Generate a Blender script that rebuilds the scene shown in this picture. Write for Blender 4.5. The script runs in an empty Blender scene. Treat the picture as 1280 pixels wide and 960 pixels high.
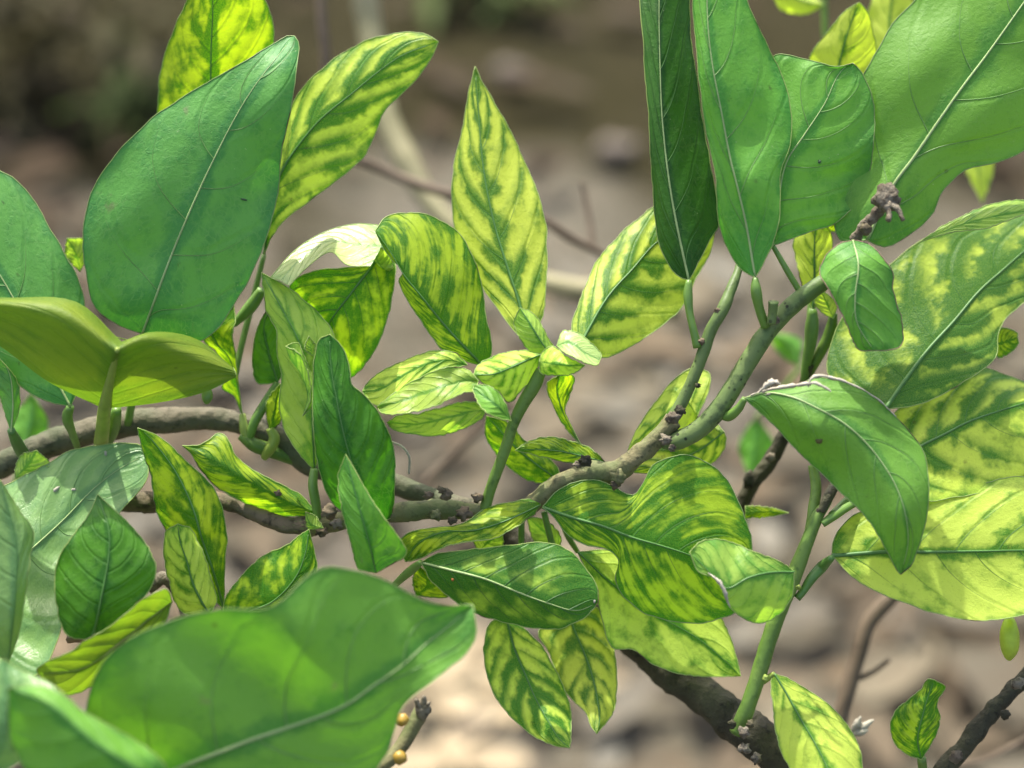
import bpy, math, random
import numpy as np
from mathutils import Vector, noise

random.seed(7)
rng = np.random.default_rng(7)
sc = bpy.context.scene
COL = sc.collection

# ------------------------------------------------------------------ camera, sky, sun, exposure
PITCH = math.radians(32.0)
CAM = np.array([0.0, 0.0, 1.12])
LENS, SENSOR = 60.0, 36.0
FOCUS = 0.52                                   # metres from the lens to the plane of the main leaves
cam_data = bpy.data.cameras.new('camera')
cam_data.lens, cam_data.sensor_width = LENS, SENSOR
cam_data.clip_start, cam_data.clip_end = 0.02, 400.0
cam_data.dof.use_dof = True
cam_data.dof.focus_distance = FOCUS - 0.004
cam_data.dof.aperture_fstop = 4.4
cam_data.dof.aperture_blades = 7
cam = bpy.data.objects.new('camera', cam_data)
COL.objects.link(cam)
cam.location = CAM
cam.rotation_euler = (math.pi / 2 - PITCH, 0, 0)
sc.camera = cam

SUN_EL, SUN_AZ = math.radians(61.0), math.radians(-22.0)   # azimuth from +Y (away from the lens), negative = to the left
world = bpy.data.worlds.new('World')
sc.world = world
world.use_nodes = True
wn = world.node_tree
sky = wn.nodes.new('ShaderNodeTexSky')
sky.sky_type = 'NISHITA'
sky.sun_disc = False
sky.sun_elevation = SUN_EL
sky.sun_rotation = SUN_AZ
sky.dust_density = 5.0
sky.ozone_density = 0.6
bg = wn.nodes['Background']
bg.inputs['Strength'].default_value = 0.15
wn.links.new(sky.outputs[0], bg.inputs['Color'])
sun_data = bpy.data.lights.new('sun', 'SUN')
sun_data.energy = 3.5
sun_data.angle = math.radians(0.53)
sun_data.color = (1.0, 0.95, 0.86)
sun = bpy.data.objects.new('sun', sun_data)
COL.objects.link(sun)
sdir = Vector((math.sin(SUN_AZ) * math.cos(SUN_EL), math.cos(SUN_AZ) * math.cos(SUN_EL), math.sin(SUN_EL)))
sun.rotation_euler = sdir.to_track_quat('Z', 'Y').to_euler()
sc.view_settings.view_transform = 'Standard'
sc.view_settings.look = 'None'
sc.view_settings.gamma = 1.0
sc.view_settings.exposure = 1.38
sc.cycles.max_bounces = 8
sc.cycles.diffuse_bounces = 4
sc.cycles.transmission_bounces = 8

# ------------------------------------------------------------------ placing by sight: photo pixel + depth -> world
FWD = np.array([0.0, math.cos(PITCH), -math.sin(PITCH)])
UPV = np.array([0.0, math.sin(PITCH), math.cos(PITCH)])
RGT = np.array([1.0, 0.0, 0.0])
FPX = LENS / SENSOR * 1280.0

def P(x, y, z):
    """photo pixel x, y and depth z (mm beyond the focus plane) -> world points"""
    x, y, z = np.asarray(x, float), np.asarray(y, float), np.asarray(z, float)
    d = FOCUS + z / 1000.0
    return CAM + d[..., None] * (FWD + ((x - 640) / FPX)[..., None] * RGT - ((y - 480) / FPX)[..., None] * UPV)

def in_plane(x, y, z, ref, nrm):
    """depth (mm) at pixel x, y of the plane through pixel ref with normal nrm, plus z"""
    p0 = P(*ref)
    r = FWD + (x - 640) / FPX * RGT - (y - 480) / FPX * UPV
    return ((p0 - CAM).dot(nrm) / r.dot(nrm) - FOCUS) * 1000 + z

def on_ground(x, y, h=0.0):
    r = FWD + (x - 640) / FPX * RGT - (y - 480) / FPX * UPV
    t = (h - CAM[2]) / r[2]
    return CAM + t * r

# ------------------------------------------------------------------ object helpers
def link(name, mesh, parent=None):
    o = bpy.data.objects.new(name, mesh)
    COL.objects.link(o)
    if parent is not None:
        o.parent = parent
        o.matrix_parent_inverse = parent.matrix_world.inverted() if parent.parent is None else parent.matrix_world.inverted()
    return o

def thing(name, label, cat, loc, group=None):
    o = bpy.data.objects.new(name, None)
    o.empty_display_size = 0.01
    COL.objects.link(o)
    o.location = loc
    bpy.context.view_layer.update()
    o['label'], o['category'] = label, cat
    if group:
        o['group'] = group
    return o

def mesh_from(name, V, F, mats, midx=None, uvs=None, smooth=True):
    me = bpy.data.meshes.new(name)
    me.from_pydata([tuple(v) for v in V], [], [tuple(f) for f in F])
    for m in mats:
        me.materials.append(m)
    if midx is not None:
        me.polygons.foreach_set('material_index', np.asarray(midx, dtype=np.int32))
    me.polygons.foreach_set('use_smooth', np.full(len(me.polygons), smooth))
    if uvs:
        li = np.empty(len(me.loops), dtype=np.int32)
        me.loops.foreach_get('vertex_index', li)
        for nm, arr in uvs.items():
            l = me.uv_layers.new(name=nm)
            l.data.foreach_set('uv', np.asarray(arr, dtype=np.float32)[li].ravel())
    me.update()
    return me

def spline(pts, n, k=24):
    """smooth curve through the points, resampled evenly by length (columns of any number)"""
    p = np.asarray(pts, float)
    if len(p) == 2:
        t = np.linspace(0, 1, n)[:, None]
        return p[0] * (1 - t) + p[1] * t
    a = np.vstack([2 * p[0] - p[1], p, 2 * p[-1] - p[-2]])
    out = []
    for i in range(1, len(a) - 2):
        p0, p1, p2, p3 = a[i - 1], a[i], a[i + 1], a[i + 2]
        d1 = max(np.linalg.norm(p2 - p1), 1e-6)
        d0 = max(np.linalg.norm(p1 - p0), 1e-6)
        d2 = max(np.linalg.norm(p3 - p2), 1e-6)
        m1 = ((p1 - p0) / d0 * d1 + (p2 - p1)) * 0.5
        m2 = ((p2 - p1) + (p3 - p2) / d2 * d1) * 0.5
        t = np.linspace(0, 1, k, endpoint=False)[:, None]
        out.append((2 * t**3 - 3 * t**2 + 1) * p1 + (t**3 - 2 * t**2 + t) * m1 + (-2 * t**3 + 3 * t**2) * p2 + (t**3 - t**2) * m2)
    c = np.vstack(out + [a[-2][None]])
    s = np.concatenate([[0], np.cumsum(np.linalg.norm(np.diff(c[:, :2], axis=0), axis=1))])
    g = np.linspace(0, s[-1], n)
    return np.column_stack([np.interp(g, s, c[:, j]) for j in range(c.shape[1])])

def pts(s):
    return [tuple(float(q) for q in t.split(',')) for t in s.split()]

def tube_geo(C, R, sides=8, cap=True, squash=None):
    """C: n x 3 centres, R: n radii; returns verts, faces"""
    C = np.asarray(C, float)
    n = len(C)
    T = np.gradient(C, axis=0)
    T /= np.linalg.norm(T, axis=1)[:, None] + 1e-12
    N = np.zeros_like(C)
    a = np.array([0.13, -0.9, 0.4])
    nv = np.cross(T[0], a); nv /= np.linalg.norm(nv)
    for i in range(n):
        nv = nv - T[i] * nv.dot(T[i]); nv /= np.linalg.norm(nv) + 1e-12
        N[i] = nv
    B = np.cross(T, N)
    V = []
    for i in range(n):
        for k in range(sides):
            an = 2 * math.pi * k / sides
            V.append(C[i] + R[i] * (math.cos(an) * N[i] + math.sin(an) * B[i] * (squash or 1.0)))
    F = [(i * sides + k, i * sides + (k + 1) % sides, (i + 1) * sides + (k + 1) % sides, (i + 1) * sides + k) for i in range(n - 1) for k in range(sides)]
    if cap:
        F.append(tuple(range(sides))[::-1]); F.append(tuple(range((n - 1) * sides, n * sides)))
    return V, F

# ------------------------------------------------------------------ materials
class NT:
    def __init__(s, name):
        s.mat = bpy.data.materials.new(name); s.mat.use_nodes = True
        s.t = s.mat.node_tree; s.t.nodes.clear()
        s.out = s.n('ShaderNodeOutputMaterial')
    def n(s, typ, **kw):
        nd = s.t.nodes.new(typ)
        for k, v in kw.items(): setattr(nd, k, v)
        return nd
    def l(s, a, b): s.t.links.new(a, b)
    def put(s, sock, v):
        if hasattr(v, 'is_linked'): s.l(v, sock)
        else: sock.default_value = v
    def m(s, op, a, b=None, c=None, clamp=False):
        nd = s.n('ShaderNodeMath', operation=op, use_clamp=clamp)
        for i, v in enumerate((a, b, c)):
            if v is not None: s.put(nd.inputs[i], v)
        return nd.outputs[0]
    def ramp(s, v, a, b, lo=0.0, hi=1.0, interp='SMOOTHSTEP'):
        nd = s.n('ShaderNodeMapRange', interpolation_type=interp)
        for k, q in zip(('Value', 'From Min', 'From Max', 'To Min', 'To Max'), (v, a, b, lo, hi)): s.put(nd.inputs[k], q)
        return nd.outputs[0]
    def mix(s, f, a, b, mode='MIX'):
        nd = s.n('ShaderNodeMix', data_type='RGBA', blend_type=mode)
        s.put(nd.inputs[0], f); s.put(nd.inputs[6], a); s.put(nd.inputs[7], b)
        return nd.outputs[2]
    def noise(s, vec, scale, detail=2.0, rough=0.5, dim='3D'):
        nd = s.n('ShaderNodeTexNoise', noise_dimensions=dim)
        if vec is not None: s.l(vec, nd.inputs['Vector'])
        nd.inputs['Scale'].default_value = scale; nd.inputs['Detail'].default_value = detail; nd.inputs['Roughness'].default_value = rough
        return nd.outputs[0]

def rgb(c): return (c[0], c[1], c[2], 1.0)

KINDS = {
 # yel: share of yellowing, band: strength of green along the side veins, n: side veins, streak: patchiness that follows the veins, mo: patchiness that does not
 'dark':   dict(yel=0.80, band=0.10, n=5, g=(0.042, 0.165, 0.038), y=(0.110, 0.280, 0.050), tr=0.24, ro=0.52, spec=0.32, line=0.9, mo=1.7, streak=0.9, scar=1.0, det=3.0),
 'deep':   dict(yel=0.75, band=0.20, n=7, g=(0.020, 0.098, 0.008), y=(0.085, 0.235, 0.014), tr=0.38, ro=0.46, spec=0.34, line=0.6, mo=1.9, streak=1.0, scar=0.5, det=3.0),
 'inky':   dict(yel=0.75, band=0.15, n=7, g=(0.010, 0.058, 0.006), y=(0.040, 0.140, 0.010), tr=0.16, ro=0.48, spec=0.28, line=0.5, mo=1.6, streak=0.8, scar=0.5, det=3.0),
 'blotch': dict(yel=1.00, band=0.05, n=8, g=(0.026, 0.125, 0.012), y=(0.330, 0.460, 0.055), tr=0.36, ro=0.45, line=0.20, mo=2.8, streak=1.3, bias=0.62, det=1.5, sc=0.62, sf=0.45),
 'mid':    dict(yel=0.80, band=0.10, n=6, g=(0.050, 0.188, 0.025), y=(0.140, 0.325, 0.038), tr=0.32, ro=0.50, spec=0.36, line=0.8, mo=1.6, streak=0.9, scar=0.8, det=3.0),
 'mottle': dict(yel=1.00, band=0.30, n=8, g=(0.028, 0.150, 0.007), y=(0.380, 0.520, 0.026), tr=0.50, ro=0.42, line=0.10, mo=2.5, streak=1.6, bias=0.27, det=2.5),
 'streak': dict(yel=1.00, band=0.20, n=9, g=(0.030, 0.150, 0.010), y=(0.350, 0.490, 0.030), tr=0.48, ro=0.43, line=0.10, mo=2.1, streak=2.4, bias=0.28, det=2.5, sf=1.7),
 'chlor':  dict(yel=1.00, band=0.95, n=6, g=(0.032, 0.158, 0.014), y=(0.500, 0.620, 0.085), tr=0.44, ro=0.42, line=0.08, mo=1.6, streak=1.0, bias=0.0, det=2.0, warp=0.7),
 'veiny':  dict(yel=1.00, band=1.05, n=6, g=(0.030, 0.140, 0.022), y=(0.460, 0.590, 0.085), tr=0.42, ro=0.42, line=0.08, mo=2.0, streak=1.0, bias=0.34, det=2.0, warp=0.7),
 'yellow': dict(yel=1.00, band=0.60, n=6, g=(0.050, 0.190, 0.016), y=(0.480, 0.600, 0.095), tr=0.44, ro=0.43, line=0.08, mo=2.0, streak=1.1, bias=-0.20, det=3.0, warp=0.8),
 'young':  dict(yel=0.95, band=0.50, n=7, g=(0.095, 0.260, 0.040), y=(0.345, 0.500, 0.095), tr=0.44, ro=0.32, line=0.10, mo=1.8, streak=1.2, bias=0.0, det=3.0),
 'waxy':   dict(spec=0.5, yel=0.90, band=0.30, n=7, g=(0.150, 0.300, 0.080), y=(0.400, 0.510, 0.180), tr=0.34, ro=0.27, line=0.05, mo=0.6, streak=0.6, bias=-0.2, det=0.5),
 'under':  dict(yel=0.80, band=0.35, n=6, g=(0.105, 0.185, 0.020), y=(0.195, 0.260, 0.026), tr=0.42, ro=0.50, line=0.15, mo=0.8, streak=1.3),
 'pale':   dict(spec=0.6, yel=0.70, band=0.30, n=6, g=(0.080, 0.190, 0.060), y=(0.210, 0.350, 0.100), tr=0.30, ro=0.34, line=0.55, mo=1.2, streak=0.6),
}
_lm = {}
def leaf_material(kind):
    if kind in _lm: return _lm[kind]
    k = KINDS[kind]
    t = NT('leaf_blade_' + kind)
    uv = t.n('ShaderNodeUVMap', uv_map='blade').outputs[0]
    mm = t.n('ShaderNodeUVMap', uv_map='metric').outputs[0]      # centimetres on the blade, shifted leaf by leaf
    sx = t.n('ShaderNodeSeparateXYZ'); t.l(uv, sx.inputs[0])
    sm = t.n('ShaderNodeSeparateXYZ'); t.l(mm, sm.inputs[0])
    u = sx.outputs[0]
    v = t.m('MULTIPLY_ADD', sx.outputs[1], 2.0, -1.0)
    av = t.m('ABSOLUTE', v)
    sg = t.m('SIGN', v)
    n1 = t.noise(mm, 0.55, 2.0)
    n2 = t.noise(mm, 1.7 * k.get('sc', 1.0), k.get('det', 3.0) + 1.0, 0.54)
    n3 = t.noise(mm, 8.0, 3.0, 0.6)
    sl = t.m('ADD', t.m('MULTIPLY', av, 0.17), t.m('MULTIPLY', t.m('MULTIPLY', av, av), 0.13))
    ph = t.m('MULTIPLY', t.m('SUBTRACT', u, sl), float(k['n']))
    ph = t.m('ADD', ph, t.m('MULTIPLY', t.m('SUBTRACT', n1, 0.5), 0.4))
    ph = t.m('ADD', ph, t.m('MULTIPLY', sg, 0.23))
    def vein_dist(p): return t.m('MULTIPLY', t.m('ABSOLUTE', t.m('SUBTRACT', t.m('FRACT', p), 0.5)), 2.0)
    dl = vein_dist(ph)                                            # crisp vein lines
    dv = vein_dist(t.m('ADD', ph, t.m('MULTIPLY', t.m('SUBTRACT', n2, 0.5), k.get('warp', 0.7))))     # softer green along them
    # patches drawn out along the side veins
    cv = t.n('ShaderNodeCombineXYZ')
    t.l(t.m('MULTIPLY', ph, k.get('sf', 0.75)), cv.inputs[0]); t.l(t.m('MULTIPLY', av, 1.3), cv.inputs[1])
    t.l(t.m('ADD', t.m('MULTIPLY', sg, 7.0), t.m('MULTIPLY', t.m('SUBTRACT', sm.outputs[0], t.m('MULTIPLY', u, 9.0)), 0.15)), cv.inputs[2])
    ns = t.noise(cv.outputs[0], 1.5 * k.get('sc', 1.0), k.get('det', 3.0), 0.55)
    vb = t.m('MULTIPLY', t.m('POWER', t.m('SUBTRACT', 1.0, dv), 1.1), t.m('MULTIPLY', t.ramp(n1, 0.32, 0.62, 0.45, 1.3), k['band']))
    vb = t.m('MULTIPLY', vb, t.m('SUBTRACT', 1.1, t.m('MULTIPLY', av, 0.55)))
    mb = t.ramp(av, 0.0, t.m('MULTIPLY_ADD', ns, 0.42, 0.0), 0.95, 0.0)
    bs = t.ramp(u, 0.0, t.m('MULTIPLY_ADD', n1, 0.5, 0.0), 0.8, 0.0)
    tp = t.ramp(u, 0.80, 1.0, 0.0, 0.7)
    eg = t.ramp(av, t.m('MULTIPLY_ADD', n1, -0.5, 1.05), 1.1, 0.0, 0.8)
    gm = t.m('MAXIMUM', t.m('MAXIMUM', vb, mb), t.m('MAXIMUM', bs, t.m('MAXIMUM', tp, eg)))
    gm = t.m('ADD', gm, t.m('MULTIPLY', t.m('SUBTRACT', ns, 0.5), k['streak']))
    gm = t.m('ADD', gm, t.m('MULTIPLY', t.m('SUBTRACT', n2, 0.5), k['mo']))
    gm = t.m('ADD', gm, t.m('MULTIPLY', t.m('SUBTRACT', n3, 0.5), 0.42))
    oi = t.n('ShaderNodeObjectInfo').outputs['Random']
    gm = t.m('ADD', gm, t.m('MULTIPLY_ADD', oi, 0.26, k.get('bias', 0.0) - 0.01), clamp=True)
    gm = t.m('MULTIPLY_ADD', t.ramp(gm, 0.08, 0.88), 0.8, t.m('MULTIPLY', gm, 0.2))
    c = t.mix(t.m('MULTIPLY', t.m('SUBTRACT', 1.0, gm), k['yel']), rgb(k['g']), rgb(k['y']))
    # fine net of smallest veins and grain of the blade
    vo = t.n('ShaderNodeTexVoronoi', feature='DISTANCE_TO_EDGE'); 
    wa = t.n('ShaderNodeVectorMath', operation='MULTIPLY_ADD'); wn_ = t.n('ShaderNodeTexNoise'); t.l(wn_.outputs['Color'], wa.inputs[0])
    t.l(mm, wn_.inputs['Vector']); wn_.inputs['Scale'].default_value = 4.0
    wa.inputs[1].default_value = (0.3, 0.3, 0.3); t.l(mm, wa.inputs[2])
    t.l(wa.outputs[0], vo.inputs['Vector']); vo.inputs['Scale'].default_value = 4.2
    net = t.m('MULTIPLY', t.ramp(vo.outputs[0], 0.0, 0.12, 1.0, 0.0), t.ramp(n2, 0.35, 0.7))
    n5 = t.noise(mm, 26.0, 2.0, 0.7)
    lines = t.m('MULTIPLY', net, 0.42)
    lc = (k['g'][0] * 0.6 + 0.13, k['g'][1] * 0.6 + 0.20, k['g'][2] * 0.6 + 0.06, 1)
    c = t.mix(t.m('MULTIPLY', lines, k['line']), c, lc)
    # oil-gland speckle, dark blemishes
    sp = t.n('ShaderNodeTexVoronoi'); t.l(mm, sp.inputs['Vector']); sp.inputs['Scale'].default_value = 8.0
    c = t.mix(t.ramp(sp.outputs[0], 0.10, 0.25, 0.16, 0.0), c, (k['g'][0] * .6, k['g'][1] * .7, k['g'][2] * .6, 1))
    sb = t.n('ShaderNodeTexVoronoi'); t.l(mm, sb.inputs['Vector']); sb.inputs['Scale'].default_value = 0.9
    blem = t.m('MULTIPLY', t.ramp(sb.outputs[0], 0.02, 0.10, 1.0, 0.0), t.ramp(n3, 0.4, 0.6))
    c = t.mix(t.m('MULTIPLY', blem, 0.75), c, (0.045, 0.06, 0.012, 1))
    if k.get('scar'):
        fv = t.n('ShaderNodeTexVoronoi'); t.l(mm, fv.inputs['Vector']); fv.inputs['Scale'].default_value = 3.3
        c = t.mix(t.m('MULTIPLY', t.ramp(fv.outputs[0], 0.03, 0.09, 0.55, 0.0), t.ramp(n3, 0.45, 0.6)), c, (0.34, 0.40, 0.24, 1))
    if k.get('scar'):                                              # old scuffs and dry scars
        sn = t.noise(mm, 0.8, 3.0, 0.6)
        c = t.mix(t.m('MULTIPLY', t.ramp(sn, 0.67, 0.74), t.m('MULTIPLY', n3, 1.1 * k['scar'])), c, (0.16, 0.17, 0.085, 1))
        c = t.mix(t.m('MULTIPLY', t.ramp(t.noise(mm, 1.3, 4.0, 0.7), 0.72, 0.78), 0.8 * k['scar']), c, (0.05, 0.06, 0.03, 1))
    hs = t.n('ShaderNodeHueSaturation'); t.l(c, hs.inputs['Color'])
    t.l(t.m('MULTIPLY_ADD', oi, 0.02, 0.49), hs.inputs['Hue'])
    t.l(t.m('MULTIPLY_ADD', oi, 0.26, 0.87), hs.inputs['Value'])
    c = hs.outputs[0]
    c = t.mix(t.ramp(n5, 0.35, 0.75, 0.0, 0.30), c, (k['y'][0] * .9, k['y'][1] * .9, k['y'][2] * .9, 1))
    h = t.m('ADD', t.m('MULTIPLY', t.ramp(dl, 0.0, 0.25, 1.0, 0.0), -0.5), t.m('ADD', t.m('MULTIPLY', net, -0.12), t.m('MULTIPLY', n5, 0.22)))
    h = t.m('ADD', h, t.m('ADD', t.m('MULTIPLY', n2, 1.2), t.m('MULTIPLY', n3, 0.45)))
    bp = t.n('ShaderNodeBump'); bp.inputs['Strength'].default_value = 0.55; bp.inputs['Distance'].default_value = 0.0006
    t.l(h, bp.inputs['Height'])
    pb = t.n('ShaderNodeBsdfPrincipled')
    t.l(c, pb.inputs['Base Color']); t.l(bp.outputs[0], pb.inputs['Normal'])
    t.l(t.m('MULTIPLY_ADD', n2, 0.28, k['ro'] - 0.12), pb.inputs['Roughness'])
    pb.inputs['Specular IOR Level'].default_value = k.get('spec', 0.27)
    tl = t.n('ShaderNodeBsdfTranslucent')
    t.l(t.mix(1.0, c, (1.5, 1.7, 0.5, 1), 'MULTIPLY'), tl.inputs['Color']); t.l(bp.outputs[0], tl.inputs['Normal'])
    ms = t.n('ShaderNodeMixShader'); ms.inputs[0].default_value = k['tr']
    t.l(pb.outputs[0], ms.inputs[1]); t.l(tl.outputs[0], ms.inputs[2]); t.l(ms.outputs[0], t.out.inputs[0])
    _lm[kind] = t.mat
    return t.mat

def simple_leafy(name, col, tr=0.3, ro=0.42, var=0.35):
    """midribs, petioles, margins: fleshy green"""
    t = NT(name)
    co = t.n('ShaderNodeTexCoord').outputs['Object']
    n = t.noise(co, 260.0, 3.0)
    c = t.mix(t.m('MULTIPLY', n, 1.0), rgb([q * (1 - var) for q in col]), rgb([min(q * (1 + var), 1) for q in col]))
    pb = t.n('ShaderNodeBsdfPrincipled'); t.l(c, pb.inputs['Base Color']); pb.inputs['Roughness'].default_value = ro
    tl = t.n('ShaderNodeBsdfTranslucent'); t.l(c, tl.inputs['Color'])
    ms = t.n('ShaderNodeMixShader'); ms.inputs[0].default_value = tr
    t.l(pb.outputs[0], ms.inputs[1]); t.l(tl.outputs[0], ms.inputs[2]); t.l(ms.outputs[0], t.out.inputs[0])
    return t.mat

def margin(name, col, tr):
    t = NT(name)
    co = t.n('ShaderNodeTexCoord').outputs['Object']
    c = t.mix(t.m('MULTIPLY', t.ramp(t.noise(co, 90.0, 3.0), 0.60, 0.70), 0.9), rgb(col), (0.11, 0.075, 0.035, 1))
    pb = t.n('ShaderNodeBsdfPrincipled'); t.l(c, pb.inputs['Base Color']); pb.inputs['Roughness'].default_value = 0.45
    tl = t.n('ShaderNodeBsdfTranslucent'); t.l(c, tl.inputs['Color'])
    ms = t.n('ShaderNodeMixShader'); ms.inputs[0].default_value = tr
    t.l(pb.outputs[0], ms.inputs[1]); t.l(tl.outputs[0], ms.inputs[2]); t.l(ms.outputs[0], t.out.inputs[0])
    return t.mat

RIB = {'pale': simple_leafy('midrib_pale', (0.36, 0.48, 0.19)), 'green': simple_leafy('midrib_green', (0.095, 0.23, 0.050)), 'olive': simple_leafy('midrib_olive', (0.25, 0.30, 0.06))}
SIDE = {'light': simple_leafy('side_vein_light', (0.15, 0.30, 0.075)), 'green': simple_leafy('side_vein_green', (0.070, 0.20, 0.035)), 'dark': simple_leafy('side_vein_dark', (0.050, 0.150, 0.025))}
RIM = {'green': margin('margin_green', (0.38, 0.50, 0.15), 0.5), 'brown': simple_leafy('margin_brown', (0.20, 0.13, 0.08), 0.1, 0.7), 'white': simple_leafy('margin_dry', (0.42, 0.39, 0.31), 0.2, 0.7), 'dull': margin('margin_dull', (0.26, 0.38, 0.12), 0.45)}
PET = {'green': simple_leafy('petiole_green', (0.14, 0.26, 0.045), 0.2), 'yellow': simple_leafy('petiole_yellow', (0.27, 0.36, 0.06), 0.3), 'dark': simple_leafy('petiole_dark', (0.075, 0.18, 0.03), 0.15)}

def bark(name, c1, c2, c3, sc1=220.0, speck=0.0, bump=0.6, depth=0.0008, stretch=(1, 1, 1), ro=0.7):
    t = NT(name)
    co = t.n('ShaderNodeTexCoord').outputs['Object']
    mp = t.n('ShaderNodeMapping'); t.l(co, mp.inputs[0]); mp.inputs['Scale'].default_value = stretch
    n1 = t.noise(mp.outputs[0], sc1 * 0.25, 3.0, 0.6)
    n2 = t.noise(mp.outputs[0], sc1, 5.0, 0.65)
    c = t.mix(t.ramp(n1, 0.35, 0.65), rgb(c1), rgb(c2))
    c = t.mix(t.ramp(n2, 0.5, 0.72), c, rgb(c3))
    h = t.m('ADD', n1, n2)
    if speck:
        vo = t.n('ShaderNodeTexVoronoi'); t.l(co, vo.inputs['Vector']); vo.inputs['Scale'].default_value = 430.0
        s = t.m('MULTIPLY', t.ramp(vo.outputs[0], 0.16, 0.28, 1.0, 0.0), t.ramp(n1, 0.45, 0.62))
        c = t.mix(t.m('MULTIPLY', s, speck), c, (0.012, 0.014, 0.006, 1))
    bp = t.n('ShaderNodeBump'); bp.inputs['Strength'].default_value = bump; bp.inputs['Distance'].default_value = depth
    t.l(h, bp.inputs['Height'])
    pb = t.n('ShaderNodeBsdfPrincipled'); t.l(c, pb.inputs['Base Color']); t.l(bp.outputs[0], pb.inputs['Normal']); pb.inputs['Roughness'].default_value = ro; pb.inputs['Specular IOR Level'].default_value = 0.25
    t.l(pb.outputs[0], t.out.inputs[0])
    return t.mat

BARK = {
 'arc': bark('bark_greygreen', (0.070, 0.080, 0.040), (0.115, 0.100, 0.065), (0.032, 0.036, 0.017), bump=0.9, depth=0.0012),
 'brown': bark('bark_brown', (0.145, 0.105, 0.065), (0.085, 0.075, 0.04), (0.035, 0.025, 0.016), sc1=320.0, bump=1.0),
 'olive': bark('bark_olive', (0.105, 0.125, 0.045), (0.165, 0.145, 0.07), (0.045, 0.050, 0.020), sc1=300.0, speck=0.6, bump=0.9),
 'twig': bark('bark_green_twig', (0.090, 0.145, 0.040), (0.125, 0.175, 0.055), (0.055, 0.085, 0.028), speck=0.95, bump=0.3, ro=0.5),
 'shoot': bark('bark_green_shoot', (0.085, 0.155, 0.026), (0.135, 0.215, 0.042), (0.050, 0.100, 0.018), bump=0.4, ro=0.45),
 'dark': bark('bark_dark', (0.032, 0.029, 0.016), (0.062, 0.060, 0.030), (0.009, 0.008, 0.005), sc1=240.0, bump=1.0, depth=0.0018),
 'dead': bark('bark_dead', (0.20, 0.175, 0.125), (0.10, 0.08, 0.052), (0.04, 0.028, 0.018), sc1=700.0, bump=1.0),
 'far': bark('bark_far_brown', (0.085, 0.063, 0.042), (0.12, 0.09, 0.06), (0.05, 0.036, 0.022), sc1=60.0),
 'farpale': bark('bark_far_pale', (0.20, 0.19, 0.10), (0.24, 0.22, 0.125), (0.13, 0.125, 0.06), sc1=60.0),
}

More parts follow.
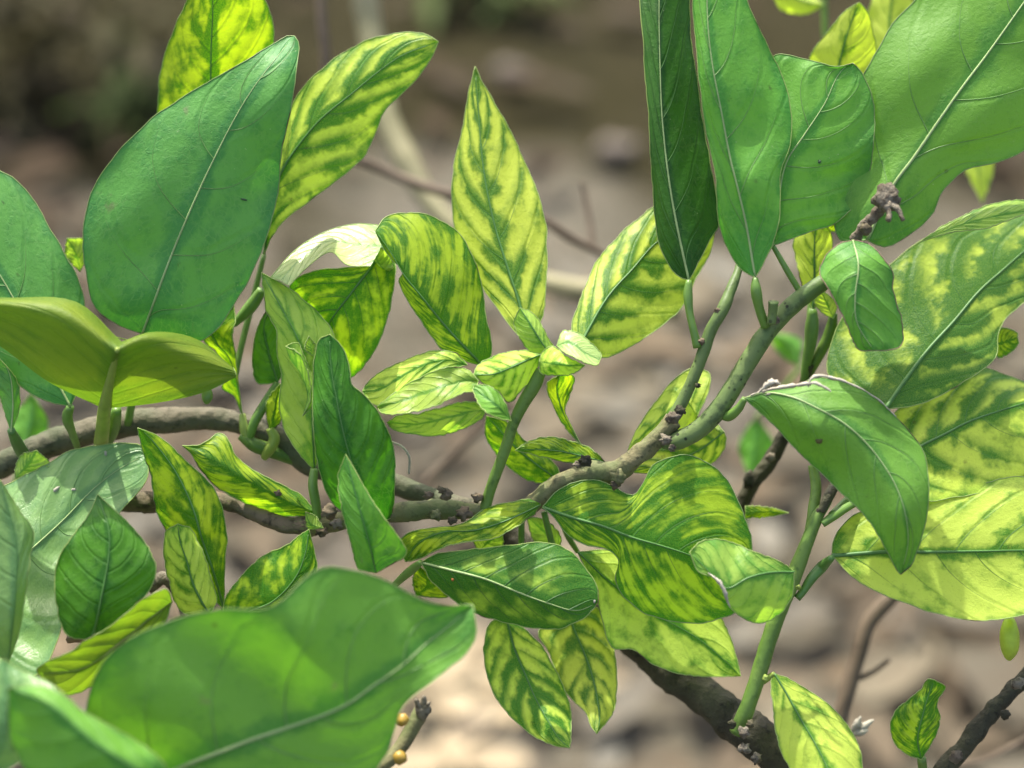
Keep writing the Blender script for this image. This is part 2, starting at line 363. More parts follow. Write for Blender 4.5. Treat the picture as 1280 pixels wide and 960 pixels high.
# ------------------------------------------------------------------ builders
NU, NV = 56, 14                              # cells along and per half across
def leaf(parent, mid, left, right, z=(0, 0), e=(3, 3), kind='mid', pet=None, petm='green', rib='pale', ribw=2.2, rim='green', wave=1.0, bulge=0.25,
         name='leaf', label=None, grid=None, dent=(), cup=1.4, ribend=0.97):
    """one leaf: midrib and the two margins from base to tip (photo pixels), depth z along the midrib (mm), e = how far (mm) each margin stands
    behind (+) or in front (-) of the midrib"""
    seed = random.random() * 100
    k = KINDS[kind]
    n = NU + 1
    if grid is None:
        M = spline(pts(mid), n); L = spline(pts(left), n); R = spline(pts(right), n)
        for Eg, of in ((L, 0.0), (R, 40.0)):
            for i in range(1, n - 1):
                w_ = M[i] - Eg[i]; l_ = np.linalg.norm(w_)
                if l_ > 4: Eg[i] += w_ / l_ * (1.5 * noise.noise(Vector((i * 0.33, seed, of))) + 0.9 * noise.noise(Vector((i * 0.9, seed, of))))
        zz = spline(np.column_stack([np.linspace(0, 1, len(z)), np.zeros(len(z)), np.asarray(z, float)]), n)[:, 2] if len(z) > 2 else np.linspace(z[0], z[1], n)
        uu = np.linspace(0, 1, n)
        wl = np.linalg.norm(L - M, axis=1); wr = np.linalg.norm(R - M, axis=1)
        wl /= wl.max() + 1e-6; wr /= wr.max() + 1e-6
        cols = np.linspace(-1, 1, 2 * NV + 1)
        X = np.zeros((n, len(cols))); Y = X.copy(); Z = X.copy()
        for j, v in enumerate(cols):
            E = L if v < 0 else R
            w = wl if v < 0 else wr
            a = abs(v)
            ee = e[0] if v < 0 else e[1]
            X[:, j] = M[:, 0] * (1 - a) + E[:, 0] * a
            Y[:, j] = M[:, 1] * (1 - a) + E[:, 1] * a
            Z[:, j] = zz + ee * w * a ** cup
            ph = k['n'] * (uu - 0.2 * a - 0.1 * a * a) + (0.23 if v > 0 else -0.23)
            Z[:, j] += bulge * np.cos(2 * np.pi * ph) * w * a * (1.25 - a) * 2.0
            Z[:, j] += wave * w * a * a * (0.9 * np.sin(uu * 9.0 + seed + v) + 0.5 * np.sin(uu * 21 + seed * 2.3 - 2 * v))
            Z[:, j] += wave * 0.35 * np.sin(uu * 6 + seed * 3 + 2.5 * v)
            for (du, dv_, amp, ru, rv_) in dent:                   # local hollows (+) and swellings (-)
                Z[:, j] += amp * np.exp(-((uu - du) / ru) ** 2 - ((v - dv_) / rv_) ** 2)
    else:
        G = np.asarray(grid, float)                     # rows x cols x 3
        n = NU + 1
        A = np.stack([spline(G[:, c, :], n) for c in range(G.shape[1])], axis=1)
        q = np.linspace(0, G.shape[1] - 1, 2 * NV + 1)
        hc = G.shape[1] // 2
        Bq = np.stack([np.vstack([spline(A[i, :hc + 1], NV + 1), spline(A[i, hc:], NV + 1)[1:]]) if G.shape[1] >= 5 else spline(A[i], 2 * NV + 1) for i in range(n)], axis=0)
        X, Y, Z = Bq[..., 0], Bq[..., 1], Bq[..., 2]
        cols = np.linspace(-1, 1, 2 * NV + 1)
        uu = np.linspace(0, 1, n)
        for j, v in enumerate(cols):
            Z[:, j] += wave * 0.4 * np.sin(uu * 5 + seed + 3 * v) + bulge * np.cos(2 * np.pi * (k['n'] * (uu - 0.25 * abs(v)))) * abs(v)
    W = P(X, Y, Z)                                      # n x c x 3
    c = W.shape[1]
    V = W.reshape(-1, 3)
    F = [(i * c + j, i * c + j + 1, (i + 1) * c + j + 1, (i + 1) * c + j) for i in range(n - 1) for j in range(c - 1)]
    mc = c // 2
    length = np.linalg.norm(np.diff(W[:, mc], axis=0), axis=1).sum()
    width = np.linalg.norm(np.diff(W[n // 2], axis=0), axis=1).sum()
    ug, vg = np.meshgrid(np.linspace(0, 1, n), np.linspace(-1, 1, c), indexing='ij')
    uvb = np.column_stack([ug.ravel(), (vg.ravel() + 1) / 2])
    half = np.stack([np.concatenate([np.linalg.norm(W[i] - W[i, mc], axis=1)]) for i in range(n)])
    sg = np.sign(vg)
    uvm = np.column_stack([ug.ravel() * length * 100 + seed, (half * sg).ravel() * 100 + seed * 1.7])
    midx = [0] * len(F)
    # margin: a fine rounded rim that gives the blade its thickness
    loop = np.vstack([W[:, 0], W[::-1, -1]])
    keep = [0]
    for i in range(1, len(loop)):
        if np.linalg.norm(loop[i] - loop[keep[-1]]) > 2e-4: keep.append(i)
    loop = loop[keep]
    tv, tf = tube_geo(loop, np.full(len(loop), 0.00017), 5, False)
    off = len(V)
    V = np.vstack([V, tv]); F += [tuple(q + off for q in f) for f in tf]; midx += [1] * len(tf)
    uvb = np.vstack([uvb, np.full((len(tv), 2), 0.5)]); uvm = np.vstack([uvm, np.full((len(tv), 2), 0.5)])
    org = np.array(parent.location)
    me = mesh_from(name, V - org, F, [leaf_material(kind), RIM[rim]], midx, {'blade': uvb, 'metric': uvm})
    o = bpy.data.objects.new(name, me); COL.objects.link(o); o.parent = parent
    if label: o['label'] = label
    if rib:
        ne = max(4, int(n * ribend))
        S = W[:ne, mc]
        r = np.linspace(ribw * 0.5, 0.35, ne) * 0.000244
        tv, tf = tube_geo(S, r, 6)
        nrib = len(tf)
        nk = k['n'] if (rib == 'pale' and ribw >= 2.4) or ribw >= 3.8 else 0
        rv = random.Random(seed)
        for sd in (-1, 1):
            for q in range(nk):
                u0 = (q + 0.5 - sd * 0.23 + rv.uniform(-0.06, 0.06)) / nk
                if u0 < 0.03 or u0 > 0.86: continue
                end = rv.uniform(0.62, 0.93)
                a = np.linspace(0.0, end, 16)
                ua = u0 + (0.17 * a + 0.13 * a * a) * rv.uniform(0.92, 1.08) + 0.006 * np.sin(a * 7 + q)
                ua = np.minimum(ua, 0.985)
                fi = ua * (n - 1); ci = mc + sd * a * mc
                i0 = np.clip(fi.astype(int), 0, n - 2); j0 = np.clip(np.floor(ci).astype(int), 0, c - 2)
                fu = (fi - i0)[:, None]; fv = (ci - j0)[:, None]
                Pt = (W[i0, j0] * (1 - fu) + W[i0 + 1, j0] * fu) * (1 - fv) + (W[i0, j0 + 1] * (1 - fu) + W[i0 + 1, j0 + 1] * fu) * fv
                if np.linalg.norm(Pt[-1] - Pt[0]) < 0.003: continue
                v2, f2 = tube_geo(Pt, np.linspace(0.00016, 0.00003, 16) * (0.7 + 0.12 * ribw) * (1.0 if rib == 'pale' else 0.5), 4, False)
                off2 = len(tv); tv = list(tv) + list(v2); tf = tf + [tuple(w + off2 for w in f) for f in f2]
        mo = bpy.data.objects.new('midrib', mesh_from('midrib', np.array(tv) - org, tf, [RIB[rib], SIDE['dark' if kind in ('inky', 'blotch', 'deep') else 'light' if rib == 'pale' else 'green']], [0] * nrib + [1] * (len(tf) - nrib))); COL.objects.link(mo); mo.parent = o
    if pet:
        a = spline(pts(pet), 18)
        d = FOCUS + a[:, 2] / 1000
        tv, tf = tube_geo(P(a[:, 0], a[:, 1], a[:, 2]), a[:, 3] * d / FPX, 8)
        po = bpy.data.objects.new('petiole', mesh_from('petiole', np.array(tv) - org, tf, [PET[petm]])); COL.objects.link(po); po.parent = o
    return o

def stem(parent, path, mat, name='stem', n=60, sides=12, rough=0.12, freq=260.0, label=None):
    """a woody or green stem: x,y,depth,radius(px) along its path"""
    a = spline(pts(path), n)
    d = FOCUS + a[:, 2] / 1000
    tv, tf = tube_geo(P(a[:, 0], a[:, 1], a[:, 2]), a[:, 3] * d / FPX, sides)
    tv = np.array(tv)
    ctr = np.repeat(P(a[:, 0], a[:, 1], a[:, 2]), sides, axis=0)
    for i in range(len(tv)):
        q = noise.noise(Vector(tv[i] * freq)) + 0.5 * noise.noise(Vector(tv[i] * freq * 2.3)) + 0.8 * noise.noise(Vector(tv[i] * freq * 0.35))
        tv[i] = ctr[i] + (tv[i] - ctr[i]) * (1 + rough * q)
    me = mesh_from(name, tv - np.array(parent.location), tf, [BARK[mat] if isinstance(mat, str) else mat])
    o = bpy.data.objects.new(name, me); COL.objects.link(o); o.parent = parent
    if label: o['label'] = label
    return o

def knob(parent, x, y, z, r, mat, name='bud', stretch=(1, 1, 1), amp=0.35, seed=0, n=8):
    """a knobbly bud or scar: lumpy closed form, r in px"""
    R = r * (FOCUS + z / 1000) / FPX
    V, F = [], []
    c = P(x, y, z)
    nl, nm = n, n + 2
    V.append((0, 0, 1))
    for i in range(1, nl):
        for j in range(nm):
            th = math.pi * i / nl; p = 2 * math.pi * j / nm
            V.append((math.sin(th) * math.cos(p), math.sin(th) * math.sin(p), math.cos(th)))
    V.append((0, 0, -1))
    for j in range(nm): F.append((0, 1 + j, 1 + (j + 1) % nm))
    for i in range(nl - 2):
        for j in range(nm):
            F.append((1 + i * nm + j, 1 + (i + 1) * nm + j, 1 + (i + 1) * nm + (j + 1) % nm, 1 + i * nm + (j + 1) % nm))
    b = 1 + (nl - 2) * nm
    for j in range(nm): F.append((len(V) - 1, b + (j + 1) % nm, b + j))
    out = []
    for v in V:
        q = 1 + amp * noise.noise(Vector((v[0] * 1.8 + x, v[1] * 1.8 + y, v[2] * 1.8 + seed)))
        w = v[0] * stretch[0] * RGT + v[1] * stretch[2] * FWD + v[2] * stretch[1] * UPV
        out.append(c + w * q * R)
    me = mesh_from(name, np.array(out) - np.array(parent.location), F, [BARK[mat] if isinstance(mat, str) else mat])
    o = bpy.data.objects.new(name, me); COL.objects.link(o); o.parent = parent
    return o


def shred(parent, path, mat, name='dry_edge', seed=0, jag=0.6):
    """a ragged papery strip along a path x,y,depth,half-width(px)"""
    r = random.Random(seed)
    a = spline(pts(path), 26)
    V, F = [], []
    for i, (x, y, z, w) in enumerate(a):
        t = a[min(i + 1, 25)] - a[max(i - 1, 0)]
        l = math.hypot(t[0], t[1]) + 1e-6
        nx, ny = -t[1] / l, t[0] / l
        w0, w1 = w * (1 + jag * r.uniform(-1, 1)), w * (1 + jag * r.uniform(-1, 1))
        for q, (o, dz) in enumerate(((-w0, r.uniform(-.4, .4)), (0, -.5), (w1, r.uniform(-.4, .4)), (0, .15))):
            V.append(P(x + nx * o, y + ny * o, z + dz))
    for i in range(25):
        for q in range(4): F.append((i * 4 + q, i * 4 + (q + 1) % 4, i * 4 + 4 + (q + 1) % 4, i * 4 + 4 + q))
    o = bpy.data.objects.new(name, mesh_from(name, np.array(V) - np.array(parent.location), F, [mat])); COL.objects.link(o); o.parent = parent
    return o


BLEM = {'brown': simple_leafy('blemish_brown', (0.085, 0.085, 0.02), 0.1, 0.7), 'dark': simple_leafy('blemish_dark', (0.040, 0.085, 0.030), 0.1, 0.7), 'orange': simple_leafy('blemish_orange', (0.30, 0.11, 0.02), 0.1, 0.7), 'dry': simple_leafy('blemish_dry', (0.36, 0.34, 0.25), 0.15, 0.7)}
def blemish(lf, x, y, rx, ry, ang=0.0, mat='brown', seed=0):
    """an uneven scab on the blade: a low domed patch lying on its surface at photo pixel x, y"""
    me = lf.data
    co = np.empty(len(me.vertices) * 3, dtype=np.float32); me.vertices.foreach_get('co', co)
    no = np.empty(len(me.vertices) * 3, dtype=np.float32); me.vertices.foreach_get('normal', no)
    co = co.reshape(-1, 3) + np.array(lf.parent.location); no = no.reshape(-1, 3)
    r = co - CAM
    d = r.dot(FWD); px = 640 + r.dot(RGT) / d * FPX; py = 480 - r.dot(UPV) / d * FPX
    i = int(np.argmin((px - x) ** 2 + (py - y) ** 2))
    n = no[i] / (np.linalg.norm(no[i]) + 1e-9)
    if n.dot(r[i]) > 0: n = -n
    a = RGT - n * RGT.dot(n); a /= np.linalg.norm(a); b = np.cross(n, a)
    k = d[i] / FPX; rnd = random.Random(seed)
    ring = []
    for q in range(12):
        t = 2 * math.pi * q / 12; f = rnd.uniform(0.75, 1.2)
        ex, ey = rx * f * math.cos(t), ry * f * math.sin(t)
        ring.append((ex * math.cos(ang) - ey * math.sin(ang), ex * math.sin(ang) + ey * math.cos(ang)))
    V = [co[i] + n * 0.00035] + [co[i] + (a * ex + b * ey) * k * 0.55 + n * 0.00032 for ex, ey in ring] + [co[i] + (a * ex + b * ey) * k - n * 0.00015 for ex, ey in ring]
    F = [(0, 1 + q, 1 + (q + 1) % 12) for q in range(12)] + [(1 + q, 13 + q, 13 + (q + 1) % 12, 1 + (q + 1) % 12) for q in range(12)]
    o = bpy.data.objects.new('blemish', mesh_from('blemish', np.array(V) - np.array(lf.parent.location), F, [BLEM[mat]])); COL.objects.link(o); o.parent = lf

# ------------------------------------------------------------------ the setting: ground with fallen leaves
def ground_material():
    t = NT('soil')
    co = t.n('ShaderNodeTexCoord').outputs['Object']
    n1 = t.noise(co, 1.6, 4.0, 0.6); n2 = t.noise(co, 9.0, 5.0, 0.6); n3 = t.noise(co, 60.0, 4.0, 0.6)
    c = t.mix(t.ramp(n1, 0.35, 0.65), (0.075, 0.069, 0.050, 1), (0.110, 0.103, 0.080, 1))
    c = t.mix(t.ramp(n2, 0.45, 0.7), c, (0.125, 0.112, 0.085, 1))
    c = t.mix(t.ramp(n3, 0.5, 0.7), c, (0.05, 0.038, 0.025, 1))
    sp = t.n('ShaderNodeSeparateXYZ'); t.l(co, sp.inputs[0])
    # canopy shade painted into the soil colour, patchy, thicker farther from the bush
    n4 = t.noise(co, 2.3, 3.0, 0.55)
    soil_shade = t.ramp(t.m('ADD', t.m('MULTIPLY', t.m('SUBTRACT', n4, 0.5), 0.9), t.m('MULTIPLY', t.m('SUBTRACT', sp.outputs[1], 2.05), 0.5)), 0.0, 0.28)
    c = t.mix(t.m('MULTIPLY', soil_shade, 0.90), c, (0.017, 0.015, 0.004, 1))
    bp = t.n('ShaderNodeBump'); bp.inputs['Strength'].default_value = 0.8; bp.inputs['Distance'].default_value = 0.02
    t.l(t.m('ADD', n2, n3), bp.inputs['Height'])
    pb = t.n('ShaderNodeBsdfPrincipled'); t.l(c, pb.inputs['Base Color']); t.l(bp.outputs[0], pb.inputs['Normal']); pb.inputs['Roughness'].default_value = 1.0; pb.inputs['Specular IOR Level'].default_value = 0.05
    t.l(pb.outputs[0], t.out.inputs[0])
    return t.mat

def build_ground():
    # one sheet to the horizon, finer and gently uneven near the bush
    xs = np.concatenate([[-150, -60, -20, -8], np.linspace(-4, 4, 81), [8, 20, 60, 150]])
    ys = np.concatenate([[-150, -60, -20, -6, -2], np.linspace(-0.5, 6, 66), [9, 20, 60, 150]])
    V, F = [], []
    for y in ys:
        for x in xs:
            q = 0.05 * noise.noise(Vector((x * 0.9, y * 0.9, 3.1))) + 0.02 * noise.noise(Vector((x * 3.1, y * 3.1, 7.7)))
            V.append((x, y, q - 0.03))
    nx = len(xs)
    for j in range(len(ys) - 1):
        for i in range(nx - 1):
            F.append((j * nx + i, j * nx + i + 1, (j + 1) * nx + i + 1, (j + 1) * nx + i))
    o = link('ground', mesh_from('ground', V, F, [ground_material()]))
    o['kind'] = 'structure'; o['label'] = 'brown soil under the bush strewn with dry leaves'; o['category'] = 'ground'
build_ground()

def litter_material():
    t = NT('dry_leaf')
    at = t.n('ShaderNodeAttribute', attribute_name='tint')
    co = t.n('ShaderNodeTexCoord').outputs['Object']
    n = t.noise(co, 40.0, 3.0)
    c = t.mix(t.m('MULTIPLY', n, 0.8), at.outputs['Color'], (0.10, 0.07, 0.045, 1))
    pb = t.n('ShaderNodeBsdfPrincipled'); t.l(c, pb.inputs['Base Color']); pb.inputs['Roughness'].default_value = 0.95; pb.inputs['Specular IOR Level'].default_value = 0.08
    tl = t.n('ShaderNodeBsdfTranslucent'); t.l(c, tl.inputs['Color'])
    ms = t.n('ShaderNodeMixShader'); ms.inputs[0].default_value = 0.15
    t.l(pb.outputs[0], ms.inputs[1]); t.l(tl.outputs[0], ms.inputs[2]); t.l(ms.outputs[0], t.out.inputs[0])
    return t.mat

def build_litter(count=5200):
    tints = [(0.098, 0.088, 0.064), (0.122, 0.113, 0.090), (0.085, 0.069, 0.046), (0.134, 0.113, 0.076), (0.108, 0.099, 0.078), (0.076, 0.061, 0.041), (0.136, 0.127, 0.102), (0.115, 0.084, 0.052)]
    V, F, C = [], [], []
    for i in range(count):
        y = 0.7 + 4.6 * random.random() ** 1.2
        x = (random.random() - 0.5) * (1.2 + y * 1.1)
        if y > 2.0 and noise.noise(Vector((x * 1.7 + 4, y * 1.7, 1.3))) + (y - 2.0) * 0.5 > 0.02 and random.random() < 0.82: continue
        L = random.uniform(0.04, 0.13); W = L * random.uniform(0.3, 0.55)
        a = random.random() * 6.283; tilt = random.uniform(-0.35, 0.35); curl = random.uniform(-0.4, 0.7) * L * 0.3
        z0 = 0.004 + random.random() * 0.035 - 0.02
        ca, sa = math.cos(a), math.sin(a)
        far = 0.32 if y > 2.1 else 1.3  # shade painted into the tint of the leaves farther back
        b = len(V)
        prof = [(-0.5, 0.06), (-0.2, 0.85), (0.12, 1.0), (0.36, 0.6), (0.5, 0.04)]
        for (u, w) in prof:
            for s in (-1, 0, 1):
                lx, ly = u * L, s * w * W * 0.5
                lz = z0 + abs(s) * w * W * 0.22 + curl * (4 * u * u) * 0.5 + tilt * lx * 0.5 + 0.012
                V.append((x + ca * lx - sa * ly, y + sa * lx + ca * ly, lz))
                C.append(0)
        for r in range(4):
            for s in range(2):
                F.append((b + r * 3 + s, b + r * 3 + s + 1, b + r * 3 + s + 4, b + r * 3 + s + 3))
        tc = random.choice(tints); k = random.uniform(0.8, 1.15) * (0.8 + 0.45 * max(0.0, min(1.0, 0.5 + 1.3 * noise.noise(Vector((x * 3.2, y * 2.2, 9.0))))))
        if (x + 0.03) ** 2 + ((y - 1.2) * 1.1) ** 2 < 0.016 and random.random() < 0.85: tc, k = (0.38, 0.29, 0.18), random.uniform(0.8, 1.25)  # pool of sunlight painted here as a pale tan leaf tint
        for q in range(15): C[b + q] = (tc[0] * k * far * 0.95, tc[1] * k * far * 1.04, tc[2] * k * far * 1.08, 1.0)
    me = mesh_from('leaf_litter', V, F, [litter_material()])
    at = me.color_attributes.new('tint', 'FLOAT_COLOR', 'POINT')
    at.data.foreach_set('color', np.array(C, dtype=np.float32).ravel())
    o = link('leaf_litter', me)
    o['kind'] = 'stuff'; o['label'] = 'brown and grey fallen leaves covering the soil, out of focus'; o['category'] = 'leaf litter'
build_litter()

STONE = bark('stone_grey', (0.11, 0.09, 0.068), (0.14, 0.115, 0.09), (0.075, 0.06, 0.045), sc1=40.0)
def stone(x, y, size, label, flat=0.6, mat=None):
    g = on_ground(x, y)
    V, F = [], []
    nl, nm = 9, 14
    for i in range(nl + 1):
        for j in range(nm):
            th = math.pi * i / nl; p = 2 * math.pi * j / nm
            v = Vector((math.sin(th) * math.cos(p), math.sin(th) * math.sin(p), math.cos(th)))
            q = 1 + 0.45 * noise.noise(v * 1.3 + Vector((x, y, 0)))
            V.append((v.x * q * size, v.y * q * size * 0.8, v.z * q * size * flat + size * 0.15))
    for i in range(nl):
        for j in range(nm):
            F.append((i * nm + j, (i + 1) * nm + j, (i + 1) * nm + (j + 1) % nm, i * nm + (j + 1) % nm))
    o = link('stone', mesh_from('stone', V, F, [mat or STONE]))
    o.location = g
    o['label'], o['category'], o['group'] = label, 'stone', 'blurred stones on the soil'
stone(170, 112, 0.085, 'grey blurred stone above the big dark leaf')
stone(640, 95, 0.035, 'brownish blurred stone right of the upright spear-shaped leaf tip')
stone(770, 190, 0.035, 'pinkish grey blurred stone left of the narrow dark leaf', flat=0.5)
stone(590, 925, 0.035, 'small pale blurred stone below the hanging mottled leaf')

# low dark undergrowth far behind, blurred
UNDER = {'deep': simple_leafy('undergrowth_dark', (0.060, 0.054, 0.018), 0.25, 0.9), 'mid': simple_leafy('undergrowth_green', (0.075, 0.11, 0.02), 0.3, 0.8)}
def undergrowth(x, y, w, h, n, kind, label, seed):
    random.seed(seed)
    g = on_ground(x, y)
    t = thing('undergrowth_plant', label, 'plant', g, 'blurred plants behind the bush')
    V, F = [], []
    for i in range(n):
        bx, by = random.uniform(-w, w) * 0.5, random.uniform(-w, w) * 0.3
        ax = random.random() * 6.28; L = random.uniform(0.06, 0.13); Wd = L * 0.3; zz = random.random() * h; up = random.uniform(-0.3, 0.9)
        dx, dy = math.cos(ax), math.sin(ax)
        b = len(V)
        for u, ww in ((0, .1), (.35, 1), (.7, .8), (1, .05)):
            for s in (-1, 0, 1):
                V.append((bx + dx * u * L - dy * s * ww * Wd * .5, by + dy * u * L + dx * s * ww * Wd * .5, zz + up * u * L - 0.5 * u * u * L + abs(s) * 0.008))
        for r in range(3):
            for s in range(2): F.append((b + r * 3 + s, b + r * 3 + s + 1, b + r * 3 + s + 4, b + r * 3 + s + 3))
    uv = np.tile([0.5, 0.5], (len(V), 1))
    me = mesh_from('foliage', V, F, [UNDER[kind]], None, {'blade': uv, 'metric': rng.random((len(V), 2)) * 30})
    o = bpy.data.objects.new('foliage', me); COL.objects.link(o); o.parent = t; o['kind'] = 'stuff'
    for i in range(5):
        c = np.array([[random.uniform(-w, w) * .2, random.uniform(-w, w) * .15, -0.02], [random.uniform(-w, w) * .3, random.uniform(-w, w) * .2, h * .6], [random.uniform(-w, w) * .4, random.uniform(-w, w) * .25, h]])
        tv, tf = tube_geo(spline(c, 8), np.linspace(0.006, 0.002, 8), 6)
        s = bpy.data.objects.new('stem', mesh_from('stem', tv, tf, [BARK['far']])); COL.objects.link(s); s.parent = t
undergrowth(10, 110, 0.8, 0.30, 420, 'deep', 'dark blurred leafy plant in the top left corner', 3)
undergrowth(600, 5, 0.22, 0.10, 60, 'mid', 'small blurred green plant at the top edge right of the pale branch', 4)
undergrowth(205, 175, 0.12, 0.12, 22, 'mid', 'sparse blurred green seedling beside the tall dark leaf', 5)
random.seed(11)
# ------------------------------------------------------------------ the citrus branches
G = 'citrus branches of the bush'

# --- arching grey-green branch on the left
A = thing('citrus_branch', 'arching grey-green branch carrying the big dark leaf and tent-shaped leaf', 'branch', P(-20, 592, 25), G)
stem(A, '-60,612,30,17.48 0,582,28,16.56 60,556,26,17.48 150,531,24,17.48 220,524,24,15.64 290,526,24,13.80 345,545,22,13.80 390,582,22,13.80 440,592,22,13.80 500,608,18,12.88 560,628,12,11.96 606,638,8,9.20', 'arc', 'bark_stem', 120, 16, 0.13)
BIG = leaf(A, '178,417 218,310 262,210 310,120 352,64 368,45',
     '178,417 150,407 122,388 108,345 104,290 115,240 140,200 190,148 250,108 310,75 345,52 362,44 368,45',
     '178,417 210,424 250,426 270,412 290,385 318,335 335,290 348,235 352,190 365,130 372,75 374,54 368,45',
     z=(-2, -10, -12, -2), e=(5, 7), kind='dark', ribw=3.2, pet='178,417,-2,3 170,450,4,4 165,500,14,5 160,530,20,5', rim='dull', wave=1.6, dent=((0.62, 0.8, 2.5, 0.1, 0.35), (0.25, -0.3, 2.0, 0.07, 0.25), (0.45, -0.5, -2.0, 0.15, 0.3), (0.8, 0.6, -2, 0.1, 0.4)), label='big smooth dark green leaf with pale veins')
leaf(A, '88,508 60,455 17,373 0,344 -70,235',
     '88,508 60,502 30,486 0,462 -60,400 -95,310 -70,235',
     '88,508 104,470 108,410 102,362 65,290 30,235 0,213 -50,205 -70,235',
     z=(0, 2, 6), e=(4, 4), kind='dark', ribw=3, pet='88,508,0,5 84,520,3,7 90,540,12,5 97,560,20,4', rim='dull')
leaf(A, None, None, None, kind='under', ribw=0, rib=None, name='leaf', label='tent-shaped leaf seen from its olive underside', wave=0.8, bulge=0.15, rim='green',
     grid=[[(-40, 412, -14), (0, 433, -14), (60, 477, -12), (130, 511, -8), (200, 503, -12), (260, 489, -14), (294, 472, -12)],
           [(-40, 395, -18), (0, 405, -20), (66, 438, -22), (138, 472, -20), (190, 462, -20), (250, 466, -17), (295, 470, -12)],
           [(-40, 378, -22), (0, 377, -26), (78, 387, -30), (147, 435, -30), (180, 419, -28), (240, 442, -20), (295, 468, -12)],
           [(-40, 372, -12), (10, 372, -14), (95, 377, -16), (152, 427, -20), (188, 415, -18), (244, 423, -12), (292, 460, -10)]])
stem(A, '147,436,-30.5,3 139,470,-21,5 131,508,-9,8 129,530,4,9 126,556,16,9', PET['yellow'], 'petiole', 24, 10, 0.03)
stem(A, '146,512,6,6 142,530,14,9 136,550,20,7 133,558,22,5', PET['green'], 'petiole', 16, 8, 0.03)
leaf(A, '255,235 262,150 264,60 266,0 262,-55',
     '255,235 205,190 197,138 203,80 221,30 243,-20 262,-55',
     '255,235 322,160 341,65 342,32 330,0 302,-38 262,-55',
     z=(25, 12, -2), e=(8, 6), kind='mottle', rib='green', ribw=3, label='bright mottled leaf behind the big dark leaf')
leaf(A, '330,318 345,230 394,156 441,116 475,88 503,69 548,52',
     '330,318 335,240 352,160 370,122 395,93 430,65 460,50 500,41 530,42 548,52',
     '330,318 345,287 380,256 420,226 455,196 470,165 480,140 505,115 535,80 548,52',
     z=(16,12,12), e=(4, 5), kind='chlor', rib='green', ribw=4, wave=1.3, pet='330,318,24,3 315,380,24,4 300,440,22,4 292,480,22,4')
# bright folded leaf with long petiole beside the big leaf
leaf(A, '303,520 297,480 285,445 270,428 262,405 292,380',
     '303,520 292,495 277,484 285,470 270,440 254,424 266,402 292,380',
     '303,520 300,495 297,470 294,440 290,420 294,400 292,380',
     z=(20, 12, 8), e=(5, -4), kind='mottle', rib='green', pet='303,518,20,4 306,540,18,6 312,552,18,5 325,560,20,6', petm='yellow')
leaf(A, '347,478 336,440 330,405 345,372', '347,478 322,478 316,440 326,400 345,372', '347,478 352,468 352,430 350,400 345,372', z=(14, 8), e=(3, 3), kind='deep', rib='green',
     pet='347,478,14,4 333,502,15,6 318,528,16,6 311,550,18,5', label='small dark leaf behind the pale scrolled leaf')
leaf(A, '337,540 342,520 346,498 350,480', '337,540 333,520 334,500 350,480', '337,540 352,525 356,500 350,480', z=(14, 8), e=(3, 3), kind='mottle', rib=None,
     pet='337,535,14,5 343,548,15,7 337,562,16,7 330,572,18,5', petm='yellow')
stem(A, '300,545,18,5 318,556,18,9 345,566,20,9 380,578,22,8', 'shoot', 'twig', 24, 10, 0.05)
stem(A, '328,362,10,6 312,385,12,8 292,406,14,4', PET['green'], 'petiole', 16, 8, 0.03)
knob(A, 259, 494, -4, 9, PET['green'], 'flower_bud', (0.8, 1.3, 0.8), 0.15)
# arched leaf, its top white in the sun
GLARE = np.array([-0.07, -0.33, 0.94]); GLARE /= np.linalg.norm(GLARE)      # a blade lying so mirrors the sun to the lens
leaf(A, None, None, None, kind='waxy', ribw=0, rib=None, label='arched leaf with its top blazing white in the sun', wave=0.12, bulge=0.03, rim='green',
     grid=[[(x, y, in_plane(x, y, dz, (410, 300, 3), GLARE)) for (x, y, dz) in row] for row in
           [[(463, 333, -5), (477, 304, -2), (472, 281, 2)], [(434, 331, -5), (446, 299, -1), (444, 280, .5)], [(414, 315, .2), (416, 300, 0), (408, 289, .3)], [(384, 334, .3), (379, 322, 0), (371, 311, .3)], [(362, 357, .6), (351, 351, .2), (338, 347, .6)]]])
leaf(A, '482,302 464,333 440,365 414,400 398,430 392,455',
     '482,302 461,330 430,335 395,338 362,356 372,390 385,425 392,455',
     '482,302 494,330 492,360 486,392 474,426 456,456 440,471 415,468 392,455',
     z=(14, 2, 6, 14), e=(-4, 5), kind='mottle', rib='green', ribw=4, label='dull mottled leaf hanging under the white sunlit one')
leaf(A, '484,340 478,335 470,322 474,308', '484,340 474,338 466,325 474,308', '484,340 490,335 488,318 474,308', z=(6, 2), e=(2, 2), kind='young', rib=None)
leaf(A, '19,598 35,580 46,563', '19,598 20,582 28,568 46,563', '19,598 52,590 62,580 46,563', z=(8, 4), e=(2, 2), kind='young', rib=None)
leaf(A, '100,340 95,318 84,298', '100,340 82,318 84,298', '100,340 108,320 106,300 84,298', z=(22, 18), e=(2, 2), kind='young', rib=None)
leaf(A, '14,540 16,500 10,462 -8,440', '14,540 4,510 -6,470 -8,440', '14,540 24,510 22,478 -8,440', z=(2, -2), e=(3, 3), kind='dark', rib='pale', pet='14,538,2,5 22,555,10,8 32,572,18,8 38,580,22,6', petm='dark')

